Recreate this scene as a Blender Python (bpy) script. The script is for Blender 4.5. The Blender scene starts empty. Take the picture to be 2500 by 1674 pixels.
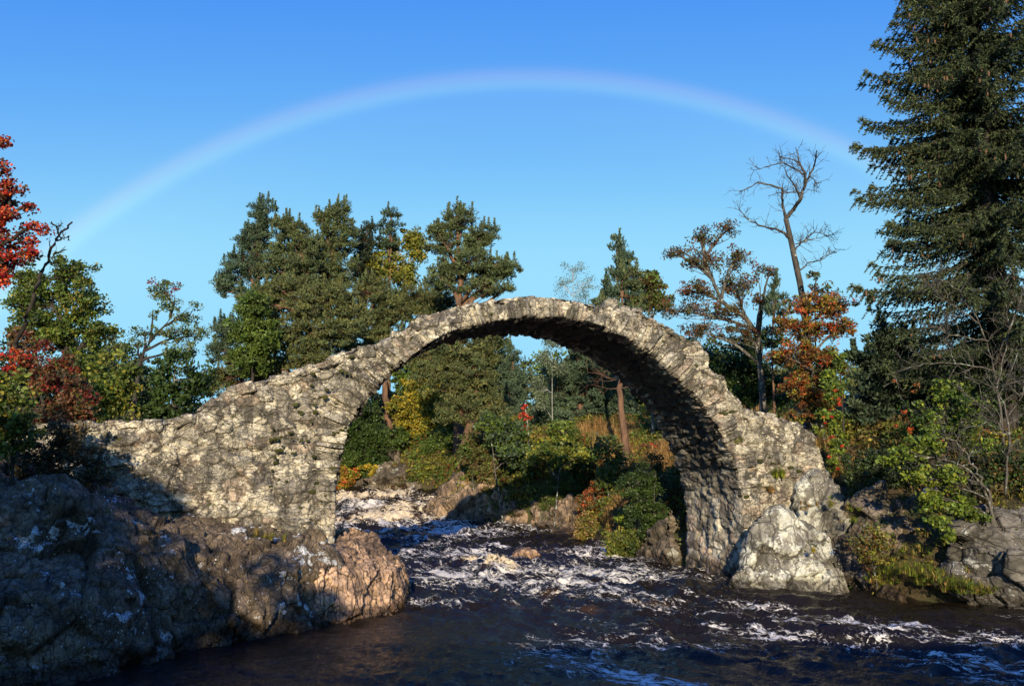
import bpy, bmesh, math, time
import numpy as np
from mathutils import Vector, Matrix
PI = math.pi
R = math.radians
# ------------------------------------------------------------------ scene, camera, sky, sun
sc = bpy.context.scene
col = sc.collection
CAMZ, PITCH, FOC = 3.0, R(8.0), 2000.0          # eye height over the river, upward tilt, focal length in photo pixels
cam_d = bpy.data.cameras.new('camera'); cam = bpy.data.objects.new('camera', cam_d); col.objects.link(cam)
cam.location = (0, 0, CAMZ); cam.rotation_euler = (R(90) + PITCH, 0, 0)
cam_d.sensor_width = 36.0; cam_d.lens = 36.0 * FOC / 2500.0; cam_d.clip_end = 6000.0; cam_d.clip_start = 0.1
sc.camera = cam
SUN_EL, SUN_AZ = R(17.8), R(-179.1)            # azimuth measured from +Y towards +X: the sun stands behind the camera
sun_dir = Vector((math.sin(SUN_AZ) * math.cos(SUN_EL), math.cos(SUN_AZ) * math.cos(SUN_EL), math.sin(SUN_EL)))
world = bpy.data.worlds.new("World"); sc.world = world; world.use_nodes = True
wn = world.node_tree; wn.nodes.clear()
sky = wn.nodes.new('ShaderNodeTexSky'); sky.sky_type = 'NISHITA'; sky.sun_disc = False
sky.sun_elevation = SUN_EL; sky.sun_rotation = SUN_AZ; sky.altitude = 200; sky.air_density = 1.0; sky.dust_density = 0.25; sky.ozone_density = 2.2
bg = wn.nodes.new('ShaderNodeBackground'); bg.inputs['Strength'].default_value = 0.117
wo = wn.nodes.new('ShaderNodeOutputWorld'); sx = wn.nodes.new('ShaderNodeSeparateColor'); cx_ = wn.nodes.new('ShaderNodeCombineColor'); wn.links.new(sky.outputs[0], sx.inputs[0])
for i_, (gain, gam) in enumerate([(2.6, 1.95), (1.33, 1.18), (1.0, .15)]):      # the clear rain-washed blue of the photograph: a tone curve per channel
    m1 = wn.nodes.new('ShaderNodeMath'); m1.operation = 'MULTIPLY'; m1.inputs[1].default_value = .15; wn.links.new(sx.outputs[i_], m1.inputs[0])
    m2 = wn.nodes.new('ShaderNodeMath'); m2.operation = 'POWER'; m2.inputs[1].default_value = gam; wn.links.new(m1.outputs[0], m2.inputs[0])
    m3 = wn.nodes.new('ShaderNodeMath'); m3.operation = 'MULTIPLY'; m3.inputs[1].default_value = gain / .15; wn.links.new(m2.outputs[0], m3.inputs[0])
    m4 = wn.nodes.new('ShaderNodeMath'); m4.operation = 'SMOOTH_MIN'; m4.inputs[1].default_value = (.34, .74, 1.0)[i_] / .15; m4.inputs[2].default_value = (.25, .25, .02)[i_] / .15; wn.links.new(m3.outputs[0], m4.inputs[0]); wn.links.new(m4.outputs[0], cx_.inputs[i_])
wn.links.new(cx_.outputs[0], bg.inputs[0]); wn.links.new(bg.outputs[0], wo.inputs[0])
sl = bpy.data.lights.new('sun', 'SUN'); sl.energy = 5.0; sl.angle = R(0.5); sl.color = (1.0, 0.86, 0.64)
so = bpy.data.objects.new('sun', sl); col.objects.link(so); so.rotation_euler = (-sun_dir).to_track_quat('-Z', 'Y').to_euler(); so.location = (0, -40, 30)
sc.view_settings.view_transform = 'Standard'; sc.view_settings.look = 'None'; sc.view_settings.gamma = 1.0; sc.view_settings.exposure = 0.36
sc.cycles.max_bounces = 6; sc.cycles.diffuse_bounces = 2; sc.cycles.glossy_bounces = 3; sc.cycles.transparent_max_bounces = 8; sc.cycles.transmission_bounces = 3
sc.cycles.use_denoising = True

# ------------------------------------------------------------------ pixel helpers: the measured layout, in pixels of a 2342 px wide view of the photo
S_ = 2500.0 / 2342.0
def ray(px, py):
    cx = (px * S_ - 1250.0) / FOC; cy = -(py * S_ - 837.0) / FOC
    return np.array([cx, math.cos(PITCH) - cy * math.sin(PITCH), math.sin(PITCH) + cy * math.cos(PITCH)])
def at(px, py, Y):
    d = ray(px, py); t = Y / d[1]; return np.array([d[0] * t, Y, CAMZ + d[2] * t])
def mpp(Y): return Y / 1.0 * S_ / FOC           # metres per view pixel at distance Y
def onz(px, py, z=0.0):
    d = ray(px, py); t = (z - CAMZ) / d[2]; return np.array([d[0] * t, d[1] * t, z])

# ------------------------------------------------------------------ vectorised noise
def _h(ix, iy, iz, s=0):
    h = (ix.astype(np.int64) * 374761393 + iy.astype(np.int64) * 668265263 + iz.astype(np.int64) * 2147483647 * 3 + s * 974634777) & 0xFFFFFFFF
    h = ((h ^ (h >> 13)) * 1274126177) & 0xFFFFFFFF
    h = ((h ^ (h >> 16)) * 2246822519) & 0xFFFFFFFF
    h = h ^ (h >> 15)
    return h
def hrand(ix, iy, iz, s=0): return _h(ix, iy, iz, s).astype(np.float64) / 4294967296.0
def vnoise(p, s=0):
    i = np.floor(p).astype(np.int64); f = p - i; f = f * f * f * (f * (f * 6 - 15) + 10)
    out = 0
    for dx in (0, 1):
        wx = f[:, 0] if dx else 1 - f[:, 0]
        for dy in (0, 1):
            wy = f[:, 1] if dy else 1 - f[:, 1]
            for dz in (0, 1):
                wz = f[:, 2] if dz else 1 - f[:, 2]
                out = out + wx * wy * wz * hrand(i[:, 0] + dx, i[:, 1] + dy, i[:, 2] + dz, s)
    return out * 2 - 1
def fbm(p, o=4, s=0, g=0.5):
    a = 1.0; t = 0; q = p.copy()
    for k in range(o):
        t = t + a * vnoise(q, s + k); q = q * 2.03 + 17.3; a *= g
    return t
def worley(p, s=0, jit=0.95, dim=3, wt=0.0, vec=False):
    """nearest / second nearest cell distance, cell id; with vec also the offset from the nearest cell centre"""
    i = np.floor(p).astype(np.int64); k = 1 / 1023.0
    n = len(p); f1 = np.full(n, 9.0); f2 = np.full(n, 9.0); cid = np.zeros(n); off = np.zeros((n, 3)) if vec else None
    for dx in (-1, 0, 1):
        for dy in (-1, 0, 1):
            for dz in ((-1, 0, 1) if dim == 3 else (0,)):
                a, b, c = i[:, 0] + dx, i[:, 1] + dy, i[:, 2] + dz
                h = _h(a, b, c, s); r = _h(a, b, c, s + 1)
                ox = p[:, 0] - (a + .5 + ((h & 1023) * k - .5) * jit); oy = p[:, 1] - (b + .5 + (((h >> 10) & 1023) * k - .5) * jit)
                d = ox * ox + oy * oy
                oz = 0
                if dim == 3: oz = p[:, 2] - (c + .5 + (((h >> 20) & 1023) * k - .5) * jit); d = d + oz * oz
                d = np.sqrt(d) + (wt * ((r >> 16) & 1023) * k if wt else 0)
                m = d < f1
                f2 = np.where(m, f1, np.minimum(f2, d)); cid = np.where(m, (r & 65535) / 65536.0, cid); f1 = np.where(m, d, f1)
                if vec: off = np.where(m[:, None], np.stack([ox, oy, oz + 0 * ox], 1), off)
    return (f1, f2, cid, off) if vec else (f1, f2, cid)
def sst(a, b, x):
    t = np.clip((x - a) / (b - a), 0, 1); return t * t * (3 - 2 * t)

# ------------------------------------------------------------------ objects
def mesh_from(name, v, loops, sizes, mat, tint=None, smooth=False, dom='FACE'):
    """v (n,3); loops flat vertex indices; sizes = verts per face (int or array)"""
    me = bpy.data.meshes.new(name)
    v = np.asarray(v, dtype=np.float32); loops = np.asarray(loops, dtype=np.int32).ravel()
    if np.isscalar(sizes): sizes = np.full(len(loops) // sizes, sizes, dtype=np.int32)
    me.vertices.add(len(v)); me.vertices.foreach_set('co', v.ravel())
    me.loops.add(len(loops)); me.loops.foreach_set('vertex_index', loops)
    me.polygons.add(len(sizes)); st = np.zeros(len(sizes), dtype=np.int32); st[1:] = np.cumsum(sizes)[:-1]
    me.polygons.foreach_set('loop_start', st); me.polygons.foreach_set('loop_total', sizes)
    if smooth: me.polygons.foreach_set('use_smooth', np.ones(len(sizes), dtype=bool))
    me.update(calc_edges=True); me.validate()
    if tint is not None:
        a = me.attributes.new('tint', 'FLOAT_COLOR', dom)
        t = np.ones((len(tint), 4), dtype=np.float32); t[:, :tint.shape[1]] = tint
        a.data.foreach_set('color', t.ravel())
    if mat is not None: me.materials.append(mat)
    return me
def link(name, me, parent=None):
    o = bpy.data.objects.new(name, me); col.objects.link(o)
    if parent is not None: o.parent = parent; o.matrix_parent_inverse = Matrix.Translation(-parent.location)
    return o
def tag(o, label=None, cat=None, group=None, kind=None):
    if label: o['label'] = label
    if cat: o['category'] = cat
    if group: o['group'] = group
    if kind: o['kind'] = kind
    return o
def empty(name, loc, label=None, cat=None, group=None):
    o = bpy.data.objects.new(name, None); col.objects.link(o); o.location = Vector([float(c) for c in loc]); o.empty_display_size = 0.3
    return tag(o, label, cat, group)
class Buf:
    """collects geometry and becomes ONE mesh"""
    def __init__(s): s.v = []; s.l = []; s.z = []; s.t = []; s.n = 0
    def add(s, v, faces, tint=None):
        v = np.asarray(v, float); f = np.asarray(faces)
        s.v.append(v); s.l.append((f + s.n).ravel()); s.z.append(np.full(len(f), f.shape[1])); s.n += len(v)
        t = np.ones((len(f), 3)) * (np.array([1, 1, 1.]) if tint is None else np.asarray(tint)); s.t.append(t)
    def mesh(s, name, mat, smooth=False):
        return mesh_from(name, np.concatenate(s.v), np.concatenate(s.l), np.concatenate(s.z).astype(np.int32), mat, np.concatenate(s.t), smooth)
def tube(buf, pts, rad, k=5, tint=None, wob=0.0, rng=None):
    pts = np.asarray(pts, float); n = len(pts); rad = np.asarray(rad, float) * np.ones(n)
    d = np.gradient(pts, axis=0); d /= np.linalg.norm(d, axis=1)[:, None] + 1e-9
    up = np.where(np.abs(d[:, 2:3]) > .9, np.array([[1., 0, 0]]), np.array([[0., 0, 1]]))
    a = np.cross(d, up); a /= np.linalg.norm(a, axis=1)[:, None] + 1e-9; b = np.cross(d, a)
    ang = np.arange(k) * 2 * PI / k
    rr = rad[:, None] * np.ones(k)
    if wob and rng is not None: rr = rr * (1 + rng.uniform(-wob, wob, rr.shape))
    ring = pts[:, None, :] + rr[:, :, None] * (np.cos(ang)[None, :, None] * a[:, None, :] + np.sin(ang)[None, :, None] * b[:, None, :])
    v = ring.reshape(-1, 3)
    i = np.arange(n - 1)[:, None] * k; j = np.arange(k)[None, :]; j2 = (j + 1) % k
    f = np.stack([i + j, i + j2, i + k + j2, i + k + j], -1).reshape(-1, 4)
    buf.add(v, f, tint)
def bez(a, b, n, sag, rng, jit=0.0):
    """curved path a->b, bowed by vector sag"""
    t = np.linspace(0, 1, n)[:, None]
    p = a * (1 - t) + b * t + 4 * t * (1 - t) * np.asarray(sag)
    if jit: p[1:-1] += rng.normal(0, jit, (n - 2, 3))
    return p

# ------------------------------------------------------------------ materials
def mat_new(name):
    m = bpy.data.materials.new(name); m.use_nodes = True; nt = m.node_tree; nt.nodes.clear(); return m, nt
def nd(nt, typ, ins=None, **props):
    n = nt.nodes.new('ShaderNode' + typ)
    for k, v in props.items(): setattr(n, k, v)
    for k, v in (ins or {}).items():
        if hasattr(v, 'is_linked') or isinstance(v, bpy.types.NodeSocket): nt.links.new(v, n.inputs[k])
        else: n.inputs[k].default_value = v
    return n
def mixc(nt, f, a, b, mode='MIX'):
    n = nt.nodes.new('ShaderNodeMix'); n.data_type = 'RGBA'; n.blend_type = mode
    for s, v in ((0, f), (6, a), (7, b)):
        if isinstance(v, bpy.types.NodeSocket): nt.links.new(v, n.inputs[s])
        else: n.inputs[s].default_value = v if s == 0 else tuple(v) + ((1,) if len(v) == 3 else ())
    return n.outputs[2]
def ramp(nt, x, lo, hi, a=0.0, b=1.0, smooth=True):
    return nd(nt, 'MapRange', {0: x, 1: lo, 2: hi, 3: a, 4: b}, interpolation_type='SMOOTHSTEP' if smooth else 'LINEAR').outputs[0]
def math_(nt, op, a, b=0.0):
    return nd(nt, 'Math', {0: a, 1: b}, operation=op).outputs[0]
def coords(nt, scale=(1, 1, 1), rot=(0, 0, 0)):
    tc = nd(nt, 'TexCoord'); mp = nd(nt, 'Mapping', {'Vector': tc.outputs['Object'], 'Scale': scale, 'Rotation': rot}); return mp.outputs[0]
def noise_(nt, vec, scale, detail=5, rough=0.55, dist=0.0):
    return nd(nt, 'TexNoise', {'Vector': vec, 'Scale': scale, 'Detail': detail, 'Roughness': rough, 'Distortion': dist}).outputs['Fac']

def leaf_mat(name, trans=0.25, rough=0.55, spec=0.25):
    m, nt = mat_new(name)
    at_ = nd(nt, 'Attribute', attribute_name='tint')
    p = nd(nt, 'BsdfPrincipled', {'Base Color': at_.outputs['Color'], 'Roughness': rough, 'Specular IOR Level': spec})
    tr = nd(nt, 'BsdfTranslucent', {'Color': at_.outputs['Color']})
    mx = nd(nt, 'MixShader', {0: trans, 1: p.outputs[0], 2: tr.outputs[0]})
    nd(nt, 'OutputMaterial', {0: mx.outputs[0]}); return m
def bark_mat(name, c1, c2, scale=6.0, lichen=0.0, lic=(.45, .5, .42)):
    m, nt = mat_new(name); v = coords(nt, (1, 1, .3)); n1 = noise_(nt, v, scale, 6, .6); v2 = coords(nt)
    c = mixc(nt, ramp(nt, n1, .35, .65), c1, c2)
    if lichen: c = mixc(nt, ramp(nt, noise_(nt, v2, scale * .9, 6, .65), .62 - lichen * .3, .70 - lichen * .3), c, lic)
    b = nd(nt, 'Bump', {'Height': n1, 'Strength': .6, 'Distance': .02})
    p = nd(nt, 'BsdfPrincipled', {'Base Color': c, 'Roughness': .9, 'Specular IOR Level': .15, 'Normal': b.outputs[0]})
    nd(nt, 'OutputMaterial', {0: p.outputs[0]}); return m
def rock_mat(name, base=None, dark=(.04, .036, .03), lichen=(.5, .5, .43), lic_scale=2.2, lic_thr=.6, lic_edge=.03, moss=.0, moss_col=(.06, .07, .012),
             stain=.5, stain_scale=.9, rough=.85, bump=.5, wet_z=None, spec=.3, fine_lic=0.0, streak=False, crack=0.0, crack_scale=(3.4, 3.4, 1.7), crack_rot=(.3, .25, .4), crack_warp=.5):
    """weathered stone: a base colour (mesh tint x base), soft stains, crusty lichen patches, moss, rough micro relief, a wet band at the river"""
    m, nt = mat_new(name); v = coords(nt)
    at_ = nd(nt, 'Attribute', attribute_name='tint')
    c = at_.outputs['Color'] if base is None else mixc(nt, 1.0, at_.outputs['Color'], base, 'MULTIPLY')
    grain = noise_(nt, v, 14, 8, .7); big = noise_(nt, v, stain_scale, 6, .6)
    sv = coords(nt, (1.6, 1.6, .45)) if streak else v
    st2 = noise_(nt, sv, stain_scale * 2.2, 6, .65)
    c = mixc(nt, ramp(nt, grain, .3, .75, 0.0, .5), c, mixc(nt, 1.0, c, (.45, .42, .38), 'MULTIPLY'))
    c = mixc(nt, math_(nt, 'MULTIPLY', ramp(nt, st2, .45, .57), stain), c, dark)
    l1 = noise_(nt, v, lic_scale, 7, .68, .25); l2 = noise_(nt, v, lic_scale * 5.3, 6, .7)
    lm = math_(nt, 'ADD', l1, math_(nt, 'MULTIPLY', math_(nt, 'SUBTRACT', l2, .5), .45))
    lmask = ramp(nt, lm, lic_thr, lic_thr + lic_edge)
    lc = mixc(nt, ramp(nt, l2, .35, .65), lichen, tuple(x * .62 for x in lichen))
    c = mixc(nt, lmask, c, lc)
    if fine_lic:
        f = nd(nt, 'TexVoronoi', {'Vector': v, 'Scale': 16.0, 'Randomness': 1.0}).outputs['Distance']
        fm = math_(nt, 'MULTIPLY', ramp(nt, f, .16, .22, 1, 0), ramp(nt, noise_(nt, v, 2.7, 4, .6), .62 - fine_lic, .68 - fine_lic))
        c = mixc(nt, fm, c, lichen)
    if moss:
        mm = noise_(nt, v, 1.9, 6, .7); m2 = noise_(nt, v, 9, 5, .6)
        g = nd(nt, 'NewGeometry'); nz = nd(nt, 'SeparateXYZ', {0: g.outputs['Normal']}).outputs[2]
        mz = math_(nt, 'ADD', math_(nt, 'ADD', mm, math_(nt, 'MULTIPLY', nz, .12)), math_(nt, 'MULTIPLY', math_(nt, 'SUBTRACT', m2, .5), .5))
        mo = ramp(nt, mz, .74 - moss, .79 - moss)
        c = mixc(nt, mo, c, mixc(nt, m2, moss_col, tuple(x * .4 for x in moss_col)))
    ck = None
    if crack:
        cv = nd(nt, 'VectorMath', {0: coords(nt, crack_scale, crack_rot), 1: nd(nt, 'VectorMath', {0: nd(nt, 'TexNoise', {'Vector': v, 'Scale': 2.2, 'Detail': 4.0}).outputs['Color'], 1: (crack_warp,) * 3}, operation='MULTIPLY').outputs[0]}, operation='ADD').outputs[0]
        e1 = nd(nt, 'TexVoronoi', {'Vector': cv, 'Scale': 1.0}, feature='DISTANCE_TO_EDGE').outputs[0]
        e2 = nd(nt, 'TexVoronoi', {'Vector': cv, 'Scale': 2.4}, feature='DISTANCE_TO_EDGE').outputs[0]
        ck = math_(nt, 'MULTIPLY', ramp(nt, e1, .004, .045), ramp(nt, e2, -.03, .045))
        fc = nd(nt, 'TexVoronoi', {'Vector': cv, 'Scale': 1.7}).outputs['Color']
        c = mixc(nt, math_(nt, 'MULTIPLY', math_(nt, 'SUBTRACT', 1.0, ck), crack), c, tuple(x * .4 for x in dark))
        c = mixc(nt, .5, c, mixc(nt, 1.0, c, mixc(nt, nd(nt, 'SeparateColor', {0: fc}).outputs[0], (.55, .55, .55), (1.5, 1.5, 1.5)), 'MULTIPLY'))
    rg = rough
    if wet_z is not None:
        g2 = nd(nt, 'NewGeometry'); z = nd(nt, 'SeparateXYZ', {0: g2.outputs['Position']}).outputs[2]
        wz = math_(nt, 'ADD', z, math_(nt, 'MULTIPLY', math_(nt, 'SUBTRACT', noise_(nt, v, 1.8, 4), .5), .35))
        w = ramp(nt, wz, wet_z - .06, wet_z + .08, 1, 0)
        c = mixc(nt, math_(nt, 'MULTIPLY', w, .8), c, mixc(nt, 1.0, c, (.22, .19, .16), 'MULTIPLY'))
        rg = nd(nt, 'MapRange', {0: w, 1: 0., 2: 1., 3: rough, 4: .3}).outputs[0]
    hgt = math_(nt, 'ADD', grain, math_(nt, 'MULTIPLY', noise_(nt, v, 45, 4, .7), .35))
    hgt = math_(nt, 'ADD', hgt, math_(nt, 'MULTIPLY', lmask, .15))
    if ck is not None: hgt = math_(nt, 'ADD', hgt, math_(nt, 'MULTIPLY', ck, 1.2)); hgt = math_(nt, 'ADD', hgt, math_(nt, 'MULTIPLY', nd(nt, 'SeparateColor', {0: fc}).outputs[1], .6))
    b = nd(nt, 'Bump', {'Height': hgt, 'Strength': bump, 'Distance': .03})
    p = nd(nt, 'BsdfPrincipled', {'Base Color': c, 'Roughness': rg, 'Specular IOR Level': spec, 'Normal': b.outputs[0]})
    nd(nt, 'OutputMaterial', {0: p.outputs[0]}); return m
# ------------------------------------------------------------------ stones and rocks
_cs = {}
def cubesphere(n):
    if n in _cs: return _cs[n]
    g = np.linspace(-1, 1, n + 1); vs = []; fs = []; c = 0
    for ax in range(3):
        for sg in (-1, 1):
            a, b = np.meshgrid(g, g, indexing='ij'); p = np.zeros((n + 1, n + 1, 3))
            p[..., ax] = sg; p[..., (ax + 1) % 3] = a; p[..., (ax + 2) % 3] = b * 1.0
            i = np.arange(n)[:, None] * (n + 1) + np.arange(n)[None, :] + c
            f = np.stack([i, i + n + 1, i + n + 2, i + 1], -1).reshape(-1, 4)
            if sg < 0: f = f[:, ::-1]
            vs.append(p.reshape(-1, 3)); fs.append(f); c += (n + 1) ** 2
    v = np.concatenate(vs); f = np.concatenate(fs)
    u, inv = np.unique(np.round(v, 5), axis=0, return_inverse=True); _cs[n] = (u, inv.ravel()[f]); return _cs[n]
def rough_stone(buf, c, axes, half, rng, n=5, rnd=.35, amp=.12, tint=None):
    """one irregular stone: a rounded box with uneven faces; axes = rows of unit vectors, half = half sizes"""
    p, f = cubesphere(n)
    r = np.linalg.norm(p, axis=1)[:, None]
    q = p * (1 - rnd) + p / r * 1.2 * rnd
    q = q * (1 + rng.uniform(-.12, .12, 3)) + (q[:, [1, 2, 0]] * rng.uniform(-.18, .18, 3))
    o = rng.uniform(0, 50, 3)
    q = q + (p / r) * (vnoise(q * 1.1 + o, 5)[:, None] * amp * 1.6 + vnoise(q * 3.1 + o, 6)[:, None] * amp * .7)
    w = (q * half) @ np.asarray(axes) + c
    buf.add(w, f, tint)
def pip(x, y, poly):
    ins = np.zeros(x.shape, bool); n = len(poly)
    for i in range(n):
        x1, y1 = poly[i]; x2, y2 = poly[(i + 1) % n]
        if y1 == y2: continue
        c = ((y1 > y) != (y2 > y)) & (x < (x2 - x1) * (y - y1) / (y2 - y1) + x1); ins ^= c
    return ins
def sheet(P, N, H, keep, tint):
    """grid of points P (a,b,3) pushed along N by H; keep (a,b) marks vertices that exist"""
    a, b = H.shape; v = (P + N * H[..., None]).reshape(-1, 3)
    i = np.arange(a - 1)[:, None] * b + np.arange(b - 1)[None, :]
    f = np.stack([i, i + b, i + b + 1, i + 1], -1).reshape(-1, 4)
    k = keep.ravel(); f = f[k[f].all(1)]
    used = np.unique(f); m = np.full(a * b, -1); m[used] = np.arange(len(used))
    return v[used], m[f], tint.reshape(-1, 3)[used]
STONE = np.array([[.28, .245, .185], [.20, .175, .14], [.33, .255, .185], [.38, .335, .245], [.235, .205, .155], [.30, .27, .215]]) * 1.3
def masonry(a, b, ca, cb, s, relief=.045, joint=.10, size_var=.18):
    """relief and colour of rubble masonry at face coordinates a, b (metres); big and small stones, rounded faces, recessed joints"""
    p = np.stack([a.ravel(), b.ravel(), np.zeros(a.size)], 1)
    wx = fbm(p * 1.7, 2, s) * .10; wz = fbm(p * 1.7 + 9, 2, s + 7) * .06
    q = p + np.stack([wx, wz, 0 * wx], 1)
    f1, f2, cid = worley(q * [1 / ca, 1 / cb, 1], s, .8, 2, size_var)
    e = f2 - f1
    plate = sst(0, .16, e) * .5 * (.3 + cid) + (cid - .5) * .8
    rough = fbm(p * 5, 5, s + 3, .65) * .5
    h = relief * (plate + rough)
    pal = STONE[(cid * 997).astype(int) % len(STONE)] * (.75 + .5 * ((cid * 7919) % 1))[:, None]
    jm = (1 - sst(0, joint, e))[:, None]
    t = pal * (1 - jm * .75) + np.array([.06, .05, .04]) * jm * .75
    return h.reshape(a.shape), t.reshape(a.shape + (3,)), e.reshape(a.shape)

def hull_mesh(hulls, voxel):
    """union of convex hulls, remeshed to an even grid of small faces"""
    bm = bmesh.new()
    for pts in hulls:
        vs = [bm.verts.new([float(c) for c in p]) for p in pts]
        r = bmesh.ops.convex_hull(bm, input=vs)
        dead = list({g for k_ in ('geom_interior', 'geom_unused') for g in r[k_] if isinstance(g, bmesh.types.BMVert)})
        bmesh.ops.delete(bm, geom=dead, context='VERTS')
    bmesh.ops.recalc_face_normals(bm, faces=bm.faces)
    me = bpy.data.meshes.new('tmp'); bm.to_mesh(me); bm.free()
    o = bpy.data.objects.new('tmp', me); col.objects.link(o)
    md = o.modifiers.new('r', 'REMESH'); md.mode = 'VOXEL'; md.voxel_size = voxel
    s2 = o.modifiers.new('s', 'SMOOTH'); s2.iterations = 2; s2.factor = .6
    dg = bpy.context.evaluated_depsgraph_get(); ev = o.evaluated_get(dg); m = ev.to_mesh()
    n = len(m.vertices); v = np.zeros(n * 3, np.float32); m.vertices.foreach_get('co', v); nn = np.zeros(n * 3, np.float32); m.vertices.foreach_get('normal', nn)
    L = np.zeros(len(m.loops), np.int32); m.loops.foreach_get('vertex_index', L); z = np.zeros(len(m.polygons), np.int32); m.polygons.foreach_get('loop_total', z)
    ev.to_mesh_clear(); bpy.data.objects.remove(o); bpy.data.meshes.remove(me)
    return v.reshape(-1, 3).astype(float), nn.reshape(-1, 3).astype(float), L, z
def rock(name, hulls, voxel, mat, s=0, big=.14, plates=((.9, .16, .05), (.3, .05, .03)), stretch=(1, 1, 1), rot=0.0, tcol=None, fine=.012):
    v, nn, L, z = hull_mesh(hulls, voxel)
    M = np.array(Matrix.Rotation(rot, 3, Vector((.3, .8, .2)).normalized()))
    p0 = (v @ M) * stretch
    d = fbm(v * .8, 3, s) * big; tint = np.ones((len(v), 3))
    pp = p0 + np.stack([fbm(p0 * 1.3, 2, s + 31), fbm(p0 * 1.3, 2, s + 37), fbm(p0 * 1.3, 2, s + 41)], 1) * .08
    off = np.zeros((len(v), 3)); crack = np.zeros(len(v)); cc = None
    for k, (size, amp, gro) in enumerate(plates):
        f1, f2, cid, off = worley(pp / size, s + 50 + k * 9, .95, 3, .1, True)
        e = f2 - f1; th = cid * 6.283 * 17; ph = (cid * 131.7) % 1 * 2 - 1
        tilt = off[:, 0] * np.cos(th) + off[:, 1] * np.sin(th) + off[:, 2] * ph
        d += (cid - .5) * 1.3 * amp + tilt * amp * 2.0 - gro * (1 - sst(0, .07, e))
        crack = np.maximum(crack, (1 - sst(0, .05, e)) * (1.0 if k == 0 else .7))
        if cc is None: cc = cid
        else: cc = cc * .5 + cid * .5
    d += fbm(v * 7, 3, s + 3, .6) * fine * 1.5
    v = v + nn * d[:, None]
    base = np.array([1, 1, 1.]) if tcol is None else tcol(v, cc, pp)
    tint = base * (.72 + .56 * cc)[:, None] * (1 - .6 * crack)[:, None]
    return mesh_from(name, v, L, z, mat, tint, False, 'POINT')

# ------------------------------------------------------------------ the packhorse bridge
TH = R(17.2); BO = np.array([5.4, 20.7]); EU = np.array([math.cos(TH), math.sin(TH)]); EV = np.array([-math.sin(TH), math.cos(TH)]); BW = 2.85
def uz(px, py):
    d = ray(px, py); t = (BO @ EV) / (d[0] * EV[0] + d[1] * EV[1]); p = d * t
    return np.array([(p[:2] - BO) @ EU, CAMZ + p[2]])
def B3(u, v, z):
    u, v, z = np.broadcast_arrays(u, v, z)
    return np.stack([BO[0] + u * EU[0] + v * EV[0], BO[1] + u * EU[1] + v * EV[1], z], -1)
def smooth_poly(pts, step):
    pts = np.array(pts); n = len(pts); out = []
    for i in range(n - 1):
        p0, p1, p2, p3 = pts[max(i - 1, 0)], pts[i], pts[i + 1], pts[min(i + 2, n - 1)]
        for t in np.linspace(0, 1, 12, endpoint=False):
            out.append(.5 * ((2 * p1) + (-p0 + p2) * t + (2 * p0 - 5 * p1 + 4 * p2 - p3) * t * t + (-p0 + 3 * p1 - 3 * p2 + p3) * t ** 3))
    out.append(pts[-1]); out = np.array(out); s = np.r_[0, np.cumsum(np.linalg.norm(np.diff(out, axis=0), axis=1))]
    ss = np.arange(0, s[-1], step); return np.stack([np.interp(ss, s, out[:, 0]), np.interp(ss, s, out[:, 1])], 1), ss
INTR = [uz(*p) for p in [(763, 1300), (763, 1222), (766, 1130), (773, 1060), (788, 1000), (806, 958), (835, 915), (870, 876), (910, 838), (955, 803), (1005, 772), (1060, 750), (1115, 736), (1165, 727), (1215, 723), (1262, 724), (1312, 731), (1360, 743), (1410, 762), (1452, 785), (1492, 812), (1535, 850), (1575, 888), (1610, 930), (1642, 982), (1668, 1034), (1686, 1085), (1697, 1140), (1702, 1200), (1703, 1260), (1700, 1325), (1698, 1360)]]
TOPL = [uz(*p) for p in [(-250, 985), (60, 975), (175, 972), (250, 968), (330, 968), (400, 962), (440, 948), (478, 920), (520, 896), (560, 884), (620, 868), (680, 850), (740, 832), (790, 808), (820, 800), (860, 796), (890, 778), (930, 756), (980, 730), (1040, 708), (1100, 693), (1160, 686), (1220, 682), (1270, 684), (1320, 694), (1370, 702), (1420, 706), (1460, 716), (1490, 733), (1530, 752), (1570, 778), (1600, 796), (1612, 808), (1618, 846), (1650, 860), (1663, 888), (1692, 918), (1704, 938), (1760, 950), (1800, 964), (1832, 974), (1862, 1000), (1876, 1040), (1896, 1110), (1920, 1180)]]
arc, arc_s = smooth_poly(INTR, .025)
topl, _ = smooth_poly(TOPL, .05)
def ztop(u): return np.interp(u, topl[:, 0], topl[:, 1])
m_bridge = rock_mat('bridge_stone', None, dark=(.065, .056, .042), lichen=(.72, .63, .46), lic_scale=2.6, lic_thr=.52, lic_edge=.05, moss=.065, moss_col=(.10, .095, .018), stain=.75, stain_scale=1.3, rough=.9, bump=1.0, wet_z=.25, fine_lic=.12, streak=True, crack=.26, crack_warp=1.3, crack_scale=(2.3, 2.3, 3.9), crack_rot=(0, 0, .3))
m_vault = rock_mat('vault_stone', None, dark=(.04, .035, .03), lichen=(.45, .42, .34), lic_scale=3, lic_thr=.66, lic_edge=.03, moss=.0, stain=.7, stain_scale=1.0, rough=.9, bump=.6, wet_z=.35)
m_cope = rock_mat('coping_stone', None, dark=(.06, .05, .042), lichen=(.5, .48, .4), lic_scale=4, lic_thr=.55, lic_edge=.03, moss=.08, moss_col=(.09, .085, .02), stain=.4, stain_scale=1.5, rough=.9, bump=.5)
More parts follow.
